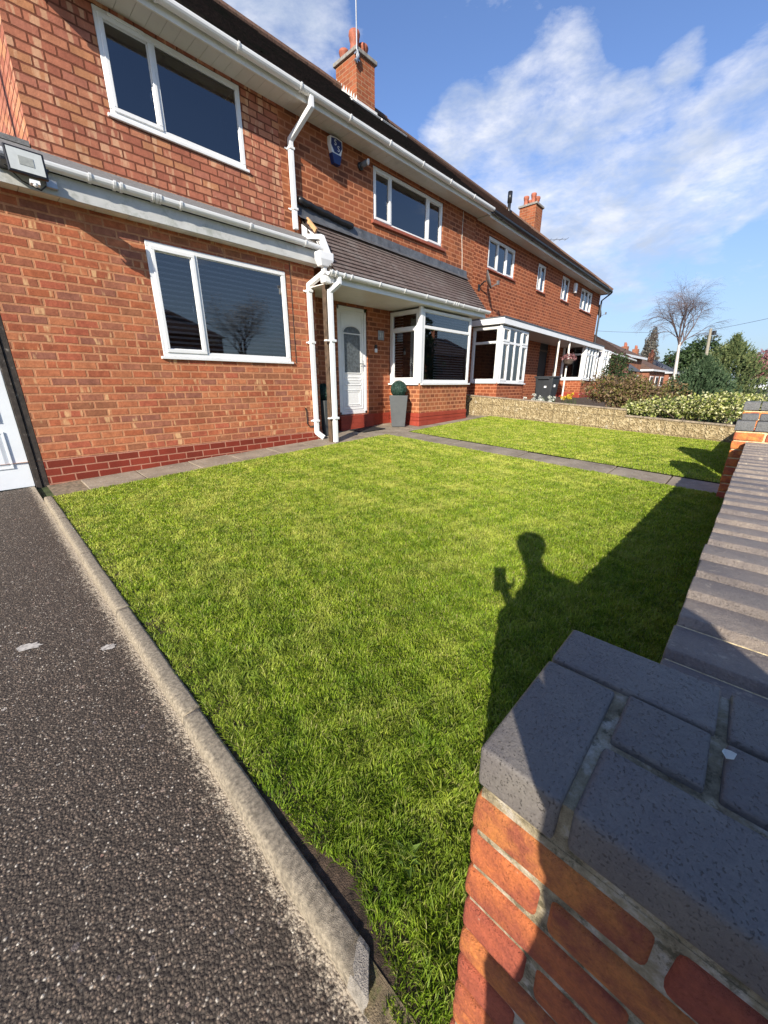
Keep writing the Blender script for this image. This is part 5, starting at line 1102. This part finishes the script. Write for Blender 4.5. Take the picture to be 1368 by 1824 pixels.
# parked car seen from the front
def car(cx_,cy_,z,label):
    t=thing('parked_car',label,'car',(cx_,cy_,z),); W=.9; L=4.3
    prof=[(0,.32),(.02,.72),(.25,.84),(1.15,.95),(1.85,1.42),(3.3,1.45),(4.0,1.0),(4.28,.95),(4.3,.35)]
    q=MB(); n=len(prof)
    for s,k in ((-W,0),(-W*.94,1),(W*.94,1),(W,0)): 
        for (px,pz_) in prof: q.v.append((cx_+px,cy_+s*(.82 if pz_>1.1 else 1),z+pz_-(.04 if k==0 else 0)))
    for r_ in range(3):
        for j in range(n-1): q.f.append((r_*n+j,r_*n+j+1,(r_+1)*n+j+1,(r_+1)*n+j))
    q.f.append(tuple(range(n))); q.f.append(tuple(range(3*n,4*n))[::-1]); q.f.append((0,n,2*n,3*n)); q.build('body',simple('car_white',(.75,.76,.78),.2,.02,4),t,bevel=.03)
    q=MB(); q.add([(cx_+1.18,cy_-.78,z+.985),(cx_+1.18,cy_+.78,z+.985),(cx_+1.80,cy_+.66,z+1.41),(cx_+1.80,cy_-.66,z+1.41)],[(0,1,2,3)]); q.build('windscreen',M['glassblk'],t)
    q=MB(); q.box(cx_-.02,cx_+.02,cy_-.55,cy_+.55,z+.36,z+.56); q.box(cx_-.01,cx_+3.9,cy_-.84,cy_+.84,z+.18,z+.33); q.build('grille',M['black'],t)
    for s in (-.66,.66):
        q=MB(); q.box(cx_-.02,cx_+.1,cy_+s-.16,cy_+s+.16,z+.60,z+.74); q.build('headlight',M['lamp_lens'],t,bevel=.02)
    for px in (.8,3.4):
        for s in (-.9,.72): q=MB(); q.lathe((cx_+px,cy_+s,z+.31),[(.31,0),(.31,.18),(.18,.19)],16,(0,1,0)); q.build('wheel',M['black'],t)
    q=MB(); q.box(cx_-.04,cx_-.021,cy_-.26,cy_+.26,z+.42,z+.53); q.build('number_plate',M['ivory'],t)
car(62.5,.75,-1.05,'white car parked facing the viewer at the far right of the street')
car(70,-1.4,-1.05,'second pale car, just behind and right of the parked white car')
# ------------------------------------------------------------------ across the street, seen in the window glass
far_house(38,50,-26,-19,-1.3,3.2,5.6,M['tile_brown'],'brick house across the street, seen only as a reflection in the bay window')
far_house(6,18,-34,-27,-1.3,4.0,6.4,M['tile_brown'],'brick house across the street behind the blossom tree, seen only in reflections')
tree('blossom_tree','white blossom tree across the street, reflected in the ground floor window','tree',(15.6,-18.5,-1.2),3.0,.2,1.5,5,M['bark'],M['bark'],31,spread=.62,shr=.80,leaf=M['whiteblossom'],leafn=5,leafs=.05)
conifer_mass('dark conifer across the street, reflected in the bay window',31,-15.5,-1.2,[(31,-15.5,1.5,2.6,2.6,2.6),(31.5,-15.2,4.0,1.5,1.5,2.6)],9,N=4000,leaf=.2)
tree('bare_tree','bare tree across the street left, reflected in the side of the bay','tree',(-9,-7,-1.2),2.2,.2,1.7,5,M['bark'],M['bark'],37,spread=.55,shr=.78)
# ------------------------------------------------------------------ photographer (behind the viewpoint; only the shadow shows)
def skin_body(name,nodes,edges,mat,parent,sub=2):
    me=bpy.data.meshes.new(name); me.from_pydata([n[0] for n in nodes],edges,[]); o=bpy.data.objects.new(name,me); C.objects.link(o)
    s=o.modifiers.new('skin','SKIN'); s.use_smooth_shade=True
    for i,n in enumerate(nodes): me.skin_vertices[0].data[i].radius=(n[1],n[1] if len(n)<3 else n[2]); 
    me.skin_vertices[0].data[0].use_root=True
    u=o.modifiers.new('sub','SUBSURF'); u.levels=sub; u.render_levels=sub; me.materials.append(mat)
    if parent: o.parent=parent; o.matrix_parent_inverse=Matrix.Translation(-Vector(parent.location))
    return o
def photographer():
    rx=Vector((.50,-.866,0)).normalized(); fw_=Vector((.866,.50,0)).normalized()   # person's right, facing
    zf=-1.32
    def pp(r,d,z): return tuple(rx*r+fw_*d+Vector((0,0,z)))
    d0=-.40; c=.20
    t=thing('person','person in dark clothes holding up a phone to take the photograph','person',(rx.x*c+fw_.x*d0,rx.y*c+fw_.y*d0,zf))
    N=[(pp(c,d0,-.42),.12,.16),(pp(c,d0,-.15),.11,.145),(pp(c+.02,d0,-.02),.10,.13),(pp(c,d0,.11),.075,.11),(pp(c-.03,d0+.01,.19),.065),(pp(c-.05,d0+.02,.25),.065),(pp(c-.06,d0+.03,.35),.088,.095),(pp(c-.06,d0+.025,.44),.075,.08),
       (pp(c-.10,d0,.02),.05),(pp(c+.20,d0,.06),.065),           # shoulders 8,9
       (pp(c-.10,d0+.04,-.22),.045),(pp(c-.085,d0+.24,-.26),.036),(pp(c-.185,d0+.345,-.12),.026),     # left arm to the wrist
       (pp(c+.235,d0+.03,-.17),.048),(pp(c+.21,d0+.12,-.38),.038),(pp(c+.20,d0+.18,-.46),.030),
       (pp(c-.10,d0,-.55),.09),(pp(c-.11,d0+.02,-.90),.060),(pp(c-.12,d0-.01,-1.24),.042),(pp(c-.13,d0+.13,-1.28),.035),
       (pp(c+.10,d0,-.55),.09),(pp(c+.11,d0+.02,-.90),.060),(pp(c+.12,d0-.01,-1.24),.042),(pp(c+.13,d0+.13,-1.28),.035)]
    E=[(0,1),(1,2),(2,3),(3,4),(4,5),(5,6),(6,7),(3,8),(3,9),(8,10),(10,11),(11,12),(9,13),(13,14),(14,15),(0,16),(16,17),(17,18),(18,19),(0,20),(20,21),(21,22),(22,23)]
    # left hand closed round the lower half of the phone; right hand relaxed
    w=Vector(pp(c-.185,d0+.345,-.12)); base=len(N); phx=-.022
    palm=w+Vector((0,0,.03)); N.append((tuple(palm),.026)); E.append((12,base))
    for k,(z,) in enumerate(((.055,),(.035,),(.015,),(-.005,))):
        a=palm+UP*(z-.02)+RGT*(-.012)-FWD*.0; N.append((tuple(a),.009)); N.append((tuple(a+FWD*.025-RGT*.01),.0085)); N.append((tuple(a+FWD*.03+RGT*.025),.008)); i0=len(N)-3; E+= [(base,i0),(i0,i0+1),(i0+1,i0+2)]
    a=palm+RGT*.05+UP*.01-FWD*.012; N.append((tuple(a),.011)); N.append((tuple(a+UP*.045),.009)); E+=[(base,len(N)-2),(len(N)-2,len(N)-1)]
    hw=Vector(pp(c+.20,d0+.18,-.46)); N.append((tuple(hw+fw_*.05-Vector((0,0,.04))),.024)); hb_=len(N)-1; E.append((15,hb_))
    for k in range(4):
        s=hw+fw_*.08-Vector((0,0,.06))+rx*(-.024+.016*k); N.append((tuple(s),.009)); N.append((tuple(s+fw_*.02-Vector((0,0,.035+.004*(k%3)))),.008)); i0=len(N)-2; E+=[(hb_,i0),(i0,i0+1)]
    s=hw+fw_*.05-rx*.03-Vector((0,0,.03)); N.append((tuple(s),.010)); N.append((tuple(s+fw_*.03-Vector((0,0,.02))),.008)); E+=[(hb_,len(N)-2),(len(N)-2,len(N)-1)]
    skin_body('body',N,E,M['skin'],t)
    J=[N[i][:1]+((N[i][1]+.02),)+((N[i][2]+.022,) if len(N[i])>2 else ()) for i in (0,1,2,3,8,9,10,11,13,14)]
    JE=[(0,1),(1,2),(2,3),(3,4),(3,5),(4,6),(6,7),(5,8),(8,9)]; skin_body('jacket',J,JE,M['cloth'],t)
    T=[N[i][:1]+((N[i][1]+.016),)+((N[i][2]+.018,) if len(N[i])>2 else ()) for i in (0,16,17,18,20,21,22)]; skin_body('trousers',T,[(0,1),(1,2),(2,3),(0,4),(4,5),(5,6)],M['cloth'],t)
    q=MB(); hc=Vector(pp(c-.06,d0+.0,.42)); q.lathe(hc,[(.02,-.10),(.095,-.06),(.112,.0),(.10,.06),(.06,.10),(.01,.115)],16); q.build('hair',M['hair'],t,smooth=True)
    q=MB(); hc=Vector(pp(c-.06,d0+.115,.355)); 
    for s in (-.032,.032): q.lathe(hc+rx*s,[(.004,-.01),(.012,0),(.004,.01)],8)
    q.lathe(hc+fw_*.01-Vector((0,0,.03)),[(.004,-.02),(.016,-.01),(.006,.03)],8); q.build('face_features',M['skin'],t)
    for s,fx2 in ((-.12,0),(.12,0)):
        q=MB(); b=Vector(pp(c+s,d0+.06,zf+.045)); q.obox(b,(.27,.095,.08),Matrix((fw_,-rx,Vector((0,0,1)))).transposed()); q.build('shoe',M['black'],t,bevel=.03,seg=3)
    ph=thing('phone','black phone held upright by the photographer','phone',(0,0,0)); q=MB(); q.box(-.063,.017,-.135,.012,.006,.014); q.v=[tuple(RGT*x+UP*y-FWD*z) for x,y,z in q.v]; q.build('phone_body',M['glassblk'],ph,bevel=.003)
photographer()
for (a,b,c_,d_,e_) in ((-.07,2.33,.055,.028,-.5),(.20,2.05,.035,.024,-.6)):
    sq=scuff(a,b,c_,d_,e_).build('paint_scuff',scm,warp=False); tag(sq,'worn white scuff on the dark drive, %s'%('farther from the lawn edging' if a<0 else 'nearer the lawn edging'),'mark')
print('verts',sum(len(o.data.vertices) for o in bpy.data.objects if o.type=='MESH'))
